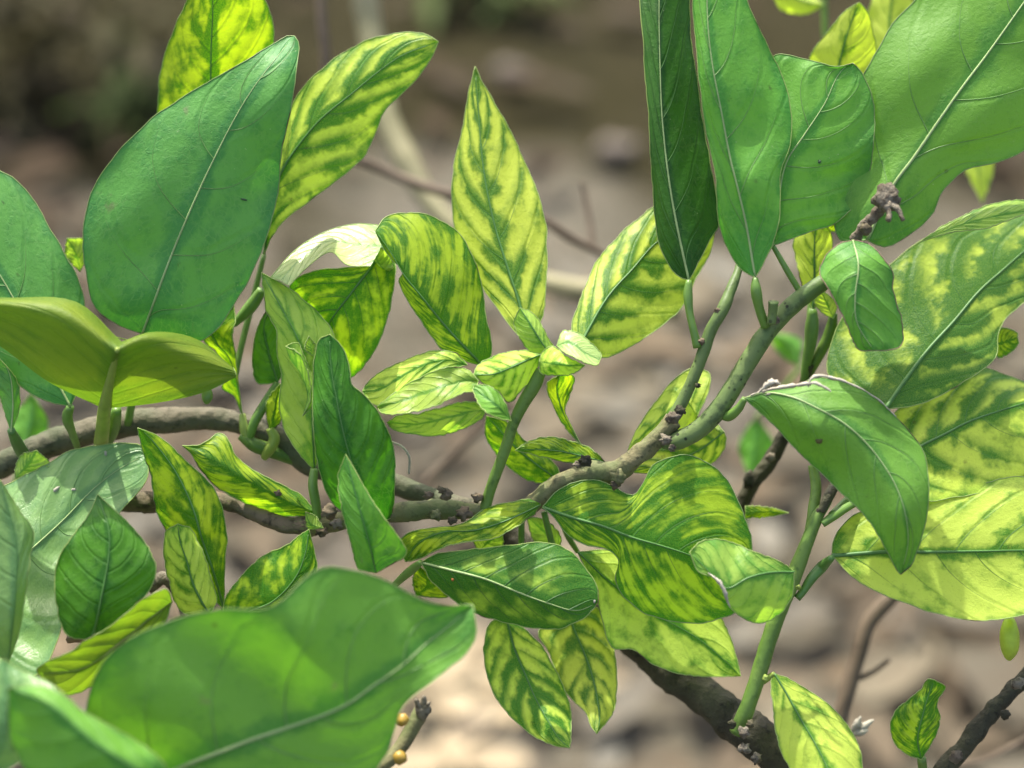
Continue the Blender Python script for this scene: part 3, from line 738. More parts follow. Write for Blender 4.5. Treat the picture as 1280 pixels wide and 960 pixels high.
# --- the long knobbly branch from the left to the fork and on to the upper right
B = thing('citrus_branch', 'long knobbly branch crossing the middle and forking up to the right', 'branch', P(603, 640, 5), G)
stem(B, '150,626,20,13 190,628,18,13 240,622,14,11 290,629,10,10 320,643,8,9 365,657,6,10 385,657,6,13 415,653,4,12 450,645,4,10 492,641,3,12 545,636,3,13 592,639,3,10 630,639,4,9 660,633,4,10 676,622,3,11 697,606,2,13 735,592,1,15 766,590,1,14 797,569,0,12 826,545,0,12 843,526,-1,12', 'olive', 'bark_stem', 160, 16, 0.2)
stem(B, '150,626,20,13.6 190,628,18,13.5 240,622,14,11.4 290,629,10,10.4 320,643,8,9.4 365,657,6,10.4 385,657,6,13 415,653,4,11', 'brown', 'bark_patch', 60, 14, 0.2)
stem(B, '828,556,0,5.40 841,553,-1,11.70 872,538,-3,12.15 897,513,-4,12.15 930,461,-5,11.70 958,417,-6,11.70 986,386,-7,11.25 1017,361,-8,10.80 1040,345,-8,9.90 1058,318,-8,6.30 1074,293,-9,6.30', 'twig', 'green_limb', 100, 14, 0.08)
stem(B, '838,528,-2,8.10 848,511,-2,8.10 863,480,-3,7.65 876,449,-4,7.65 888,414,-5,7.65 904,386,-6,7.65 912,366,-4,7.20 922,340,0,5.40 930,310,4,4.50', 'twig', 'twig', 60, 12, 0.08)
stem(B, '606,638,2,7.20 612,615,1,7.20 632,560,-2,7.20 641,532,-3,7.20 654,504,-4,8.10 669,479,-5,9.00 676,462,-5,8.10', 'shoot', 'twig', 50, 12, 0.06)
for i, (x, y, z, r, m) in enumerate([(412, 640, -4, 11, 'brown'), (421, 655, -8, 9, 'dead'), (402, 665, -2, 8, 'brown'), (347, 616, 0, 5, 'brown'), (535, 619, -8, 7, 'brown'), (558, 617, -8, 9, 'brown'), (551, 612, -9, 5, 'brown'), (580, 641, -8, 10, 'brown'), (545, 643, -8, 8, 'olive'), (566, 651, -8, 6, 'brown'), (597, 622, -2, 7, 'brown'),
                                     (732, 575, -10, 9, 'dark'), (722, 580, -8, 6, 'dead'), (773, 596, -10, 11, 'olive'), (769, 606, -9, 7, 'brown'), (841, 522, -10, 10, 'dead'), (850, 514, -9, 8, 'dark'), (832, 550, -10, 8, 'dead'), (840, 560, -8, 5, 'dead'), (877, 427, -8, 5, 'brown'), (898, 388, -9, 5, 'brown'), (872, 482, -8, 4, 'dark'), (970, 401, -14, 6, 'dead')]):
    knob(B, x, y, z + 2, r * 0.8, m, 'bud', (1.1, 0.9, 0.8), 0.9, i, 10)
stem(B, '964,404,-12,6 966,390,-13,6 967,377,-14,7', 'twig', 'stub', 12, 10, 0.08)
# dead flower stalk at the limb's end
dead = stem(B, '1068,300,-10,8 1076,288,-12,7 1086,277,-14,7 1098,264,-16,7 1107,254,-17,8', 'dead', 'dead_flower_stalk', 24, 10, 0.35, 500.0)
knob(B, 1109, 248, -20, 17, 'dead', 'dried_calyx', (1, 1, 0.8), 0.7, 3, 12)
stem(B, '1112,254,-22,5 1122,262,-24,4 1129,276,-25,3', 'dead', 'dried_sepal', 10, 6, 0.4, 700)
stem(B, '1108,258,-24,5 1112,268,-25,4 1110,276,-26,3', 'dead', 'dried_sepal', 10, 6, 0.4, 700)
knob(B, 1082, 287, -16, 7, 'brown', 'leaf_scar', (1, 1, 1), 0.7, 9)
# leaves of the central sprig
leaf(B, '658,428 651,386 635,336 618,280 605,215 597,125 594,83',
     '658,428 640,411 605,361 580,321 568,285 565,240 567,208 578,163 586,112 594,83',
     '658,428 677,402 683,360 684,318 682,280 672,240 655,200 635,158 610,115 594,83',
     z=(-2,4,10,16), e=(4, 4), kind='chlor', rib='green', ribw=4, label='upright spear-shaped yellow leaf with green veins')
leaf(B, '604,458 577,430 552,402 524,367 506,345 488,315 469,288',
     '604,458 580,450 552,436 533,411 511,377 499,350 506,337 492,327 480,311 469,288',
     '604,458 614,444 607,392 602,355 589,317 574,292 555,278 530,267 505,266 482,272 469,288',
     z=(2, -4, -7, -6), e=(3, 9), kind='streak', rib='green', ribw=3.5, label='streaky green leaf with its tip folded under', pet='604,458,2,3 625,470,0,3 655,478,-2,4')
leaf(B, '584,456 561,450 530,456 499,472 474,487 453,489',
     '584,456 573,443 555,438 530,441 499,454 474,466 458,480 453,489', '584,456 561,462 530,473 499,491 474,507 458,500 453,489',
     z=(-4, -7, -5, -2), e=(4, -2), kind='yellow', rib=None, wave=0.6, label='yellow half of the folded leaf')
leaf(B, '598,476 580,476 561,481 530,491 499,502 471,509',
     '598,476 583,461 561,459 530,469 499,487 478,502 471,509', '598,476 592,489 580,491 561,500 536,510 499,517 480,517 471,509',
     z=(-10, -12, -11, -8), e=(3, -5), kind='young', rib=None, wave=1.6, bulge=0.1, dent=((0.4, 0.2, -1.5, 0.12, 0.5), (0.65, -0.2, 1.5, 0.12, 0.5)), label='glossy silvery half of the folded leaf')
leaf(B, '607,512 590,514 560,522 520,530 484,528',
     '607,512 592,503 549,510 524,517 495,520 484,528', '607,512 605,520 580,535 552,544 517,543 490,536 484,528',
     z=(-12, -10, -7, -4), e=(-3, 3), kind='young', rib=None, wave=0.9, label='pale lower leaf below the glossy one')
leaf(B, '639,526 622,508 606,496 591,488', '639,526 632,505 619,487 604,481 592,482 591,488', '639,526 617,520 600,508 591,488', z=(-15, -19, -16), e=(4, -5), kind='mid', rib=None, wave=0.8, label='twisted grey-green leaf tip')
leaf(B, '677,443 655,452 635,461 615,468 592,468', '677,443 663,439 641,439 616,446 598,456 592,468', '677,443 667,470 651,489 636,503 624,490 605,480 592,468', z=(-6, -10, -8), e=(7, 5), kind='yellow', rib='green', ribw=2, wave=0.5)
leaf(B, '686,441 675,425 663,405 650,385', '686,441 666,440 654,430 646,414 643,398 650,385', '686,441 692,436 685,422 677,407 666,391 650,385', z=(-10, -12, -10), e=(4, 4), kind='young', rib='green', ribw=2, wave=0.4)
leaf(B, '674,452 695,455 715,457 731,457', '674,452 678,440 691,433 707,445 731,457', '674,452 676,466 694,469 716,467 731,457', z=(-12, -16, -14), e=(4, 4), kind='yellow', rib=None, wave=0.4)
leaf(B, '696,432 712,428 730,440 750,450', '696,432 704,414 722,416 737,427 752,445 750,450', '696,432 705,440 718,447 733,454 747,456 750,450', z=(-9, -12, -10), e=(5,-5), kind='waxy', rib=None, wave=0.4, label='small cupped leaf with a white sunlit top')
leaf(B, '726,556 712,532 700,505 696,485 700,468', '726,556 707,535 692,508 684,480 700,468', '726,556 714,532 706,512 712,495 717,470 700,468', z=(4, 2, -4), e=(2, -3), kind='mottle', rib='green', ribw=2, wave=0.5)
leaf(B, '722,437 760,371 791,336 822,302 860,284 898,268',
     '722,437 714,412 722,383 735,349 747,324 772,296 797,274 830,252 870,250 898,268',
     '722,437 754,447 779,438 810,420 841,396 855,380 868,352 888,315 898,268',
     z=(-4,8,20), e=(6, 4), kind='chlor', rib='green', ribw=4, label='broad yellow leaf with green veins behind the narrow dark leaf')
leaf(B, '702,603 670,580 640,555 618,530 608,520', '702,603 685,605 660,600 638,586 619,566 607,544 608,520', '702,603 697,585 679,567 654,549 635,528 608,520', z=(12, 10), e=(3, 3), kind='mottle', rib='green', ribw=2)
leaf(B, '757,578 735,572 700,564 670,562 644,563', '757,578 741,563 716,552 691,547 663,551 644,563', '757,578 735,580 704,577 679,571 644,563', z=(4, 6), e=(2, 2), kind='streak', rib='green', ribw=2)
# pale scrolled leaf and dark blistered leaf left of centre
leaf(B, '393,588 391,540 388,480 375,430 352,385 327,341',
     '393,588 374,567 357,540 349,505 352,472 346,440 346,414 333,390 330,364 327,341',
     '393,588 402,560 410,500 414,450 417,418 405,399 386,380 358,358 327,341',
     z=(2, -4, -6, -4), e=(4, 5), kind='young', rib='green', ribw=2.5, wave=1.5, pet='393,586,2,5 391,605,1,6 395,630,2,6 398,650,3,5', label='pale green leaf with scrolled shreds')
leaf(B, '378,520 384,495 376,468 362,448 357,433', '378,520 388,500 386,470 372,440 357,433', '378,520 392,505 392,480 384,455 370,428 357,433', z=(-10, -12), e=(-3, 3), kind='young', rib=None, wave=0.6)
leaf(B, '391,445 388,432 386,420', '391,445 381,436 386,420', '391,445 394,432 386,420', z=(-10, -12), e=(-1, 2), kind='young', rib=None, wave=0.2)
leaf(B, '478,650 456,615 442,585 430,544 421,500 414,460 412,418',
     '478,650 440,645 417,630 400,591 392,538 391,490 394,442 400,424 412,418',
     '478,650 487,648 493,610 494,585 492,560 483,535 471,513 455,494 440,480 436,455 425,430 412,418',
     z=(0, -12, -16, -14), e=(5, 7), kind='deep', rib='green', ribw=2.5, wave=1.5, bulge=0.5, label='dark blistered leaf with a narrow waist')
leaf(B, '470,716 462,680 448,630 432,568', '470,716 449,711 439,679 427,635 423,595 432,568', '470,716 492,704 508,692 493,664 480,647 456,610 443,586 432,568', z=(-22, -26, -24), e=(4, -5), kind='mid', rib='green', ribw=2, wave=0.8, label='small pale leaf standing in front of the dark blistered one')
leaf(B, '396,640 366,630 330,612 300,596 265,575 228,557',
     '396,640 375,618 344,602 312,585 293,567 286,551 275,541 262,549 247,557 228,557',
     '396,640 392,644 366,645 337,643 312,631 287,619 269,607 250,585 238,566 228,557',
     z=(4, 2, 0, 2), e=(5, 5), kind='streak', rib=None, wave=1.8, label='wavy twisted leaf above the brown branch', pet='396,640,4,3 402,650,4,5 408,656,4,4')
leaf(B, '404,660 388,655 382,640', '404,660 384,660 382,640', '404,660 394,645 382,640', z=(-3, -4), e=(1, 1), kind='young', rib=None, wave=0.2)
# leaves below the branch
ACROSS = leaf(B, '526,703 561,712 607,724 647,740 685,754 722,763 748,753',
     '526,703 545,693 561,690 608,685 655,680 675,678 695,681 718,694 736,716 747,736 748,753',
     '526,703 540,727 561,745 586,763 624,776 680,786 701,785 722,777 740,763 748,753',
     z=(-8, -14, -16, -12), e=(6, 6), kind='blotch', rib='pale', ribw=3.5, label='dark mottled leaf lying across below the branch', pet='526,703,-8,4 515,712,-4,6 500,725,0,5 490,735,4,4')
leaf(B, '676,631 655,641 624,654 592,663 555,665 522,680 507,702',
     '676,631 672,625 639,628 608,635 578,655 540,660 508,668 498,682 507,702',
     '676,631 670,641 655,652 639,662 617,673 580,678 549,686 528,697 507,702',
     z=(0, -6, -8, -4), e=(6, -2), kind='mottle', rib='green', ribw=2, wave=0.8)
leaf(B, '598,690 612,676 628,664', '598,690 592,672 628,664', '598,690 628,685 628,664', z=(6, 6), e=(1, 1), kind='yellow', rib=None)
leaf(B, '520,745 535,730 522,706', '520,745 516,725 522,706', '520,745 560,745 545,725 522,706', z=(6, 4), e=(1, 1), kind='mottle', rib=None)
leaf(B, '700,690 680,665 658,645', '700,690 670,680 658,645', '700,690 700,668 680,650 658,645', z=(14, 12), e=(1, 1), kind='young', rib=None)
leaf(B, '632,768 643,810 657,844 669,872 685,901 698,922 712,935',
     '632,768 612,779 605,807 607,832 619,872 644,901 666,919 691,931 712,935',
     '632,768 654,785 676,807 691,832 704,857 713,885 714,912 712,935',
     z=(12,2,-10), e=(2,6), kind='chlor', rib='green', ribw=3, label='rounded yellow leaf hanging with bold green veins', pet='632,768,6,3 640,740,8,4 650,700,8,4 652,650,6,4')
leaf(B, '708,752 716,782 729,813 740,844 747,876 749,904 746,917',
     '708,752 684,775 673,792 685,813 697,844 713,872 732,891 739,908 746,917',
     '708,752 747,760 760,791 769,822 771,854 766,891 746,917',
     z=(16,8,-4), e=(2,6), kind='chlor', rib='green', ribw=3, label='narrow yellow-striped leaf hanging behind the rounded one', pet='708,752,10,3 702,720,10,4 690,680,8,4 680,640,6,4')
leaf(B, '722,690 765,730 815,765 872,798 905,825 926,845',
     '722,690 740,730 752,770 766,810 791,812 810,826 841,840 888,846 926,845',
     '722,690 766,688 830,720 890,752 903,775 916,805 926,845',
     z=(6,9,12), e=(-5,10), kind='yellow', rib='green', ribw=2, label='pale yellow leaf half hidden behind the waisted leaf', pet='722,690,16,3 710,670,14,4 700,640,10,4 695,615,6,4')
leaf(B, '678,634 716,647 754,658 791,672 826,682 860,693 915,718 938,738',
     '678,634 697,613 722,602 744,600 766,607 791,620 804,604 816,582 835,572 860,569 882,577 901,591 916,613 929,641 940,683 938,738',
     '678,634 694,648 710,669 735,682 763,688 774,702 769,722 776,741 787,753 810,768 829,774 872,779 904,772 925,760 938,738',
     z=(-4, -8, -10, -6), e=(6, 5), kind='streak', rib='green', ribw=4.5, wave=1.0, cup=1.2, label='large waisted leaf with two rounded lobes', rim='dull')
# leaves of the right fork
leaf(B, '861,350 847,286 837,230 828,150 825,78 824,0 828,-90',
     '861,350 850,346 832,324 821,292 817,258 815,215 811,150 806,94 803,31 799,0 800,-50 828,-90',
     '861,350 869,337 888,300 899,280 893,232 878,150 868,80 862,20 858,-40 828,-90',
     z=(-6, -8, -4), e=(4, 8), kind='inky', rib='pale', ribw=3, label='narrow very dark leaf standing upright', pet='861,350,-6,3.5 860,366,-6,6 862,390,-6,5 867,413,-6,5 872,434,-5,6')
leaf(B, '944,347 932,277 921,230 914,203 902,141 890,78 885,31 884,-20 892,-110',
     '944,347 927,337 911,314 899,281 897,266 894,219 881,156 872,78 866,0 868,-60 892,-110',
     '944,347 950,336 962,314 974,277 976,216 988,178 989,141 983,109 964,67 952,41 934,0 922,-60 892,-110',
     z=(-14, -18, -14), e=(4, 6), kind='mid', rib='pale', ribw=3, wave=1.6, dent=((0.25, 0.4, -2.5, 0.08, 0.35), (0.4, 0.5, 2.5, 0.08, 0.35), (0.55, -0.5, -2, 0.12, 0.4)), label='tall green leaf right of the narrow dark one', pet='944,347,-14,3.5 945,362,-14,7 949,385,-12,6 957,408,-9,6')
CRUMP = leaf(B, '966,307 972,260 983,203 1005,169 1030,131 1053,87 1066,79',
     '966,307 962,260 960,200 955,120 966,70 1011,75 1049,83 1066,79',
     '966,307 986,299 1014,289 1046,278 1078,240 1092,180 1092,130 1078,92 1066,79',
     z=(-8, -9, -6), e=(5, 4), kind='mid', rib='pale', ribw=3, wave=2.0, bulge=0.6, rim='dull', label='crumpled grey-green leaf with a blunt end', pet='966,307,-8,3 985,340,-8,4 1000,365,-7,4')
TOPR = leaf(B, '1084,300 1117,231 1142,197 1174,150 1205,106 1233,69 1280,3 1340,-80 1370,-150',
     '1084,300 1049,299 1044,278 1046,244 1050,187 1064,134 1080,91 1099,59 1117,28 1139,6 1190,-50 1270,-120 1370,-150',
     '1084,300 1106,308 1139,292 1166,267 1178,240 1190,226 1205,213 1233,206 1255,200 1282,187 1350,120 1390,20 1370,-150',
     z=(-6, -9, -8, 4), e=(6, 5), kind='mid', rib='pale', ribw=5, wave=1.6, dent=((0.2, -0.5, 3, 0.1, 0.35), (0.4, 0.4, -3, 0.1, 0.3), (0.45, -0.5, -3, 0.12, 0.3)), rim='dull', label='largest dark leaf in the top right corner')
leaf(B, '1066,300 1073,330 1069,371 1071,402 1092,438',
     '1066,300 1049,305 1030,324 1025,342 1036,361 1049,386 1061,411 1074,437 1092,438',
     '1066,300 1086,305 1105,324 1116,342 1116,361 1122,383 1128,405 1127,431 1114,437 1092,438',
     z=(-16, -24, -22), e=(6, 5), kind='mid', rib='pale', ribw=2.5, wave=0.8, rim='brown', label='small stubby leaf with a brown scarred margin')
CURVED = leaf(B, '931,498 955,491 989,496 1021,510 1055,529 1083,554 1105,582 1121,610 1132,644 1135,679 1126,718',
     '931,498 952,490 999,482 1017,472 1042,474 1074,485 1099,501 1124,526 1146,551 1158,576 1161,607 1158,647 1149,682 1139,707 1126,718',
     '931,498 955,519 974,538 996,563 1017,582 1055,619 1080,644 1096,666 1108,688 1120,710 1126,718',
     z=(-10, -22, -26, -18), e=(6, 7), kind='mid', rib='pale', ribw=3, wave=1.4, dent=((0.3, 0.45, -3, 0.12, 0.35), (0.55, -0.4, 3, 0.12, 0.4), (0.8, 0.2, -2, 0.1, 0.5)), rim='dull', label='smooth curved leaf with a frayed white upper edge', pet='931,498,-10,4 922,512,-8,6 910,520,-5,7 900,518,-3,6')
leaf(B, '872,520 855,500 830,520 800,548 782,572', '872,520 888,480 886,466 866,460 841,476 826,494 807,519 791,547 782,572', '872,520 868,535 845,552 815,560 782,572', z=(8, 12), e=(3, 3), kind='yellow', rib=None)
leaf(B, '905,540 870,565 830,580 784,590', '905,540 890,525 860,535 820,560 784,590', '905,540 908,550 897,573 870,588 830,592 784,590', z=(14, 12), e=(3, 3), kind='chlor', rib='green', ribw=2)
# frayed dry edge of the curved leaf
shred(B, '938,494,-16,1 960,487,-20,2 985,483,-23,2 1005,480,-25,3 1020,479,-26,2 1039,489,-27,1', RIM['white'], 'dry_edge', 1)
shred(B, '948,491,-22,1 957,483,-24,3 967,478,-25,4 976,480,-25,1', RIM['white'], 'dry_edge', 2)
shred(B, '1010,484,-25,1 1014,473,-25,2 1022,470,-24,2 1042,473,-23,2 1068,482,-22,1 1096,498,-20,1 1120,521,-18,.7', RIM['white'], 'dry_edge', 3)

# --- dark thick branch at the lower right with its green shoot
D = thing('citrus_branch', 'thick dark-barked branch at the bottom with an upright green shoot', 'branch', P(1000, 965, 15), G)
stem(D, '625,655,44,16 650,680,42,17 720,738,38,20 790,796,34,22 830,832,30,23 900,884,20,25 950,925,14,28 1010,975,14,30 1080,1030,14,32', 'dark', 'bark_stem', 110, 18, 0.2, 200)
stem(D, '922,916,-6,11.05 934,885,-8,10.20 946,850,-8,10.20 958,810,-8,10.20 973,766,-8,10.20 990,726,-8,10.20 1010,675,-8,8.50 1022,645,-8,7.65 1036,625,-7,5.10', 'shoot', 'shoot', 70, 12, 0.05)
stem(D, '1012,668,-6,7 1016,640,-6,7 1020,610,-4,7 1016,582,-2,6', 'shoot', 'petiole', 24, 10, 0.05)
stem(D, '1026,640,-9,5 1036,620,-9,7 1046,600,-6,6 1050,590,-4,5', 'dark', 'petiole', 16, 8, 0.05)
stem(D, '1028,655,-9,5 1042,645,-9,6 1056,636,-7,5.5 1070,628,-4,5', PET['green'], 'petiole', 20, 8, 0.05)
for i, (x, y, z, r, m) in enumerate([(930, 915, -16, 8, 'dead'), (915, 905, -14, 7, 'dark'), (938, 905, -14, 6, 'brown'), (930, 935, -10, 9, 'dead'), (945, 948, -10, 8, 'dead'), (957, 848, -16, 5, PET['yellow']), (998, 734, -16, 4, PET['yellow']), (1022, 638, -16, 3, 'brown')]):
    knob(D, x, y, z + 2, r * 0.75, m, 'bud', (1, 1, 0.8), 0.9, i + 40, 10)
leaf(D, '1040,695 1105,690 1161,690 1222,689 1280,688 1370,690',
     '1040,695 1041,679 1049,663 1067,644 1110,632 1164,622 1222,606 1280,596 1340,625 1370,690',
     '1040,695 1067,722 1099,741 1130,753 1161,764 1192,772 1224,776 1255,773 1285,767 1340,740 1370,690',
     z=(-8, -10, -8, -2), e=(9, -5), kind='yellow', rib='green', ribw=6, wave=1.2, label='large pale yellow leaf with a straight dark midrib', pet='1040,697,-14,4 1028,708,-7,7 1015,722,-8,6.5 1003,740,-8,5 996,748,-8,5', petm='dark')
leaf(D, '993,715 960,716 936,722 908,735 886,714 862,690',
     '993,715 980,705 960,696 935,687 913,677 891,674 876,677 862,690',
     '993,715 990,745 974,768 949,779 930,773 911,757 905,738 891,722 873,714 862,690',
     z=(-16, -22, -24, -22), e=(5, 5), kind='young', rib='green', ribw=3.5, wave=1.0, rim='green', label='small streaky leaf folded against the green shoot')
shred(D, '885,716,-25,.6 893,722,-26,1.6 901,730,-26.5,2.6 906,740,-26.5,2.6 909,750,-26,1.6 913,760,-25,.6', RIM['white'], 'dry_edge', 4, 0.35)
leaf(D, '968,842 986,872 1002,901 1017,926 1033,957 1052,1005',
     '968,842 964,850 966,879 969,910 977,941 989,962 1015,990 1052,1005',
     '968,842 983,847 1005,860 1030,876 1052,897 1067,919 1075,938 1078,960 1072,990 1052,1005',
     z=(-10,-18,-26), e=(2,8), kind='yellow', rib='green', ribw=3, label='pale yellow leaf at the bottom edge below the green shoot', pet='968,842,-10,3 962,846,-9,4 954,852,-8,4', petm='yellow')
leaf(D, '1100,590 1152,557 1180,543 1211,527 1242,516 1280,504 1345,485',
     '1100,590 1105,545 1119,516 1152,491 1180,476 1208,465 1233,461 1255,468 1285,478 1345,485',
     '1100,590 1125,615 1163,626 1192,622 1224,616 1249,608 1285,593 1325,550 1345,485',
     z=(-4,2,12,26), e=(12,-6), kind='chlor', rib='green', ribw=4.5, wave=1.5, label='broad yellow leaf with green veins between two larger ones', pet='1100,590,2,4 1080,605,0,6 1060,625,-3,6 1040,645,-6,6')
leaf(D, '986,641 960,640 932,640', '986,641 960,634 932,632', '986,641 960,646 932,648', z=(20, 20), e=(1, 1), kind='mottle', rib=None, wave=0.2)
# dangling yellow-green bud
knob(D, 1262, 798, 4, 15, simple_leafy('young_fruit_skin', (0.44, 0.54, 0.05), 0.3), 'young_fruit', (0.82, 1.85, 0.82), 0.08, 2, 12)

# --- twig at the back right with the big chlorotic leaf
E = thing('citrus_branch', 'thin dark twig at the back right bearing a big green-veined yellow leaf', 'branch', P(925, 640, 40), G)
stem(E, '905,680,40,10 927,629,38,10 939,607,37,10 958,582,36,9.5 977,551,34,9 992,515,30,7 1005,478,26,6 1012,455,22,6', 'dark', 'bark_stem', 60, 12, 0.15)
knob(E, 936, 600, 30, 9, 'dark', 'bud', (0.8, 1.3, 0.8), 0.6, 60)
knob(E, 963, 572, 28, 6, 'dead', 'leaf_scar', (1, 1, 0.6), 0.5, 61)
leaf(E, '1106,512 1130,477 1161,436 1192,402 1224,364 1255,336 1280,314 1355,262',
     '1106,512 1060,498 1035,467 1036,440 1052,400 1085,355 1117,327 1136,311 1161,296 1192,288 1233,283 1280,266 1355,262',
     '1106,512 1150,505 1200,480 1245,445 1248,417 1256,399 1282,377 1330,330 1355,262',
     z=(-2,6,18,34), e=(7, 0), kind='veiny', rib='green', ribw=6, wave=1.4, label='big yellow leaf with bold green veins', pet='1106,512,6,4 1075,525,10,6 1035,500,18,5 1010,475,24,5')
leaf(E, '1150,302 1211,278 1245,270 1300,262', '1150,302 1175,285 1211,266 1238,256 1282,251 1300,262', '1150,302 1192,290 1233,285 1280,268 1300,262', z=(2, 0, 8), e=(4, -2), kind='young', rib=None, wave=0.4, label='rolled-over pale margin of the big yellow leaf')
leaf(E, '1240,430 1256,428 1272,422', '1240,430 1247,411 1272,417 1272,422', '1240,430 1247,447 1273,430 1272,422', z=(18, 16), e=(1, 1), kind='mottle', rib=None, wave=0.2)
leaf(E, '1016,388 1018,350 1018,310 1020,270', '1016,388 1004,360 996,330 993,298 1020,270', '1016,388 1034,360 1040,320 1038,290 1020,270', z=(16, 12), e=(4, 4), kind='yellow', rib='green', ribw=4, pet='1016,386,16,5 1015,405,18,9 1013,430,20,8 1008,455,22,6 1005,476,24,5', petm='green')
stem(E, '1042,392,18,5 1038,415,20,8 1026,440,22,7 1014,462,24,6 1008,476,26,5', 'shoot', 'petiole', 24, 10, 0.05)
leaf(E, '1042,398 1034,380 1026,362', '1042,398 1030,392 1018,378 1026,362', '1042,398 1046,380 1026,362', z=(14, 12), e=(1, 1), kind='yellow', rib=None, wave=0.2)
leaf(E, '1045,290 1030,282 1034,262', '1045,290 1024,285 1034,262', '1045,290 1046,275 1034,262', z=(16, 12), e=(1, 1), kind='mottle', rib=None, wave=0.2)
leaf(E, '1040,140 1049,81 1060,40 1074,3', '1040,140 1015,105 1012,74 1039,34 1058,12 1074,3', '1040,140 1088,110 1095,62 1090,34 1083,12 1074,3', z=(30, 26, 22), e=(4, 4), kind='yellow', rib='green', ribw=3, label='yellow leaf tip poking up between the top right leaves', pet='1040,140,30,3 1025,220,30,4 1018,300,28,4 1012,400,26,4 1008,470,26,4')

# --- leafy sprig at the lower left
S = thing('citrus_sprig', 'leafy sprig at the lower left with small mottled and dark leaves', 'sprig', P(230, 810, 12), G)
stem(S, '20,890,16,8 80,860,14,8 150,830,12,8 215,800,10,8 270,778,8,7 285,760,6,6', 'olive', 'twig', 50, 10, 0.12)
stem(S, '150,830,12,7 135,810,6,6 116,798,0,5', 'shoot', 'twig', 20, 8, 0.08)
stem(S, '185,735,16,10 205,722,16,9 222,740,16,8 240,790,12,8', 'dead', 'twig', 20, 8, 0.2)
leaf(S, '280,762 266,713 253,676 241,635 222,594 203,566 181,541 172,535',
     '280,762 262,745 235,710 215,675 206,660 197,644 191,616 188,591 178,563 172,535',
     '280,762 281,704 284,672 278,638 272,619 256,597 234,577 216,560 194,543 172,535',
     z=(0, -4, -6, -6), e=(5, 5), kind='mottle', rib='green', ribw=3.5, wave=0.8, label='long mottled leaf with a pointed tip, lower left')
leaf(S, '262,768 252,752 241,729 233,700 225,676 222,655', '262,768 232,768 219,754 211,725 205,690 208,664 222,655', '262,768 270,754 266,729 256,697 247,676 238,660 222,655', z=(-10, -12, -12), e=(4, 4), kind='yellow', rib='green', ribw=3, wave=0.6, label='small bright yellow leaf in front of the long mottled one')
leaf(S, '278,778 310,765 342,751 371,719 382,690 386,662', '278,778 282,747 297,726 314,707 336,691 358,682 376,668 386,662', '278,778 330,790 370,770 392,735 396,707 392,685 386,662', z=(-8, -12, -8), e=(4, 4), kind='mottle', rib='green', ribw=3, wave=1.0, label='mottled leaf peeping over the big front leaf')
leaf(S, '114,800 120,780 128,741 136,694 136,663 122,618',
     '114,800 84,794 77,780 70,752 70,712 76,692 94,666 112,641 122,618',
     '114,800 125,792 156,767 184,742 195,710 187,688 169,663 144,638 122,618',
     z=(-26, -30, -28, -20), e=(4, 4), kind='deep', rib='green', ribw=3.5, wave=0.8, rim='green', label='deep green diamond-shaped leaf')
leaf(S, '215,752 185,775 150,803 105,835 48,842',
     '215,752 210,738 187,744 156,768 134,785 106,801 87,816 62,826 46,838 48,842',
     '215,752 205,780 175,800 140,830 118,855 84,869 62,860 48,842',
     z=(-24, -34, -36, -30), e=(-4, 5), kind='under', rib='olive', ribw=2.5, wave=1.0, label='curled olive leaf with a pale rolled edge')
stem(S, '86,800,-4,5 100,797,-6,6 115,798,-8,5', RIM['brown'], 'leaf_scar', 10, 6, 0.3)
QUILT = leaf(S, '-60,770 0,722 41,685 75,654 125,604 165,577 184,570',
     '-60,770 -70,700 -30,640 0,611 31,594 62,579 87,564 125,557 160,554 178,558 184,570',
     '-60,770 -40,820 0,838 45,844 72,800 84,750 105,700 150,640 184,598 184,570',
     z=(-18, -8, 2, 8), e=(8, -15), kind='pale', rib='pale', ribw=3.5, wave=1.4, bulge=0.9, label='broad quilted blue-green leaf, half of it sunlit and almost white')
leaf(S, '10,830 16,780 20,730 20,680 0,600', '10,830 -30,790 -50,720 -40,640 0,600', '10,830 24,790 32,740 38,695 42,665 26,640 0,600', z=(-30, -38, -36), e=(6, 6), kind='pale', rib='green', ribw=2, wave=1.4, label='pale shiny folded leaf at the left edge')

# --- big front leaves at the bottom left, out of focus
Ff = thing('citrus_sprig', 'nearest sprig with the very large blurred leaf at the bottom left', 'sprig', P(120, 1010, -60), G)
stem(Ff, '20,1030,-60,10 120,1010,-62,9 250,1000,-55,9 400,985,-40,9 470,962,-30,9 500,935,-26,9 527,888,-24,10', 'olive', 'twig', 60, 10, 0.12)
FRONT = leaf(Ff, '130,1004 231,957 280,938 311,926 367,907 411,891 436,879 467,857 505,830 530,807 561,782 591,756',
     '130,1004 105,950 107,890 119,848 138,816 169,794 200,781 238,768 275,762 338,759 358,747 378,724 405,710 427,711 455,716 483,726 511,741 530,751 561,757 591,756',
     '130,1004 200,1020 300,1030 400,1010 455,985 471,960 483,941 492,916 502,885 530,860 561,835 586,813 595,794 591,756',
     z=(-52, -66, -66, -54), e=(-5, 3), kind='mid', rib='pale', ribw=6, wave=2.2, dent=((0.60, -0.75, -6, 0.07, 0.5), (0.46, -0.6, 3, 0.09, 0.5), (0.25, -0.55, -3, 0.12, 0.35)), label='very large smooth leaf in front, out of focus', rim='dull')
leaf(Ff, '215,985 120,930 60,880 10,860', '215,985 205,955 175,929 141,910 103,888 75,866 45,858 10,860', '215,985 140,1010 60,990 15,930 10,860', z=(-80, -88, -86), e=(6, 6), kind='mid', rib='green', ribw=3, wave=1.0, rim='green', label='dark blurred leaf in the bottom left corner with a yellow rim')
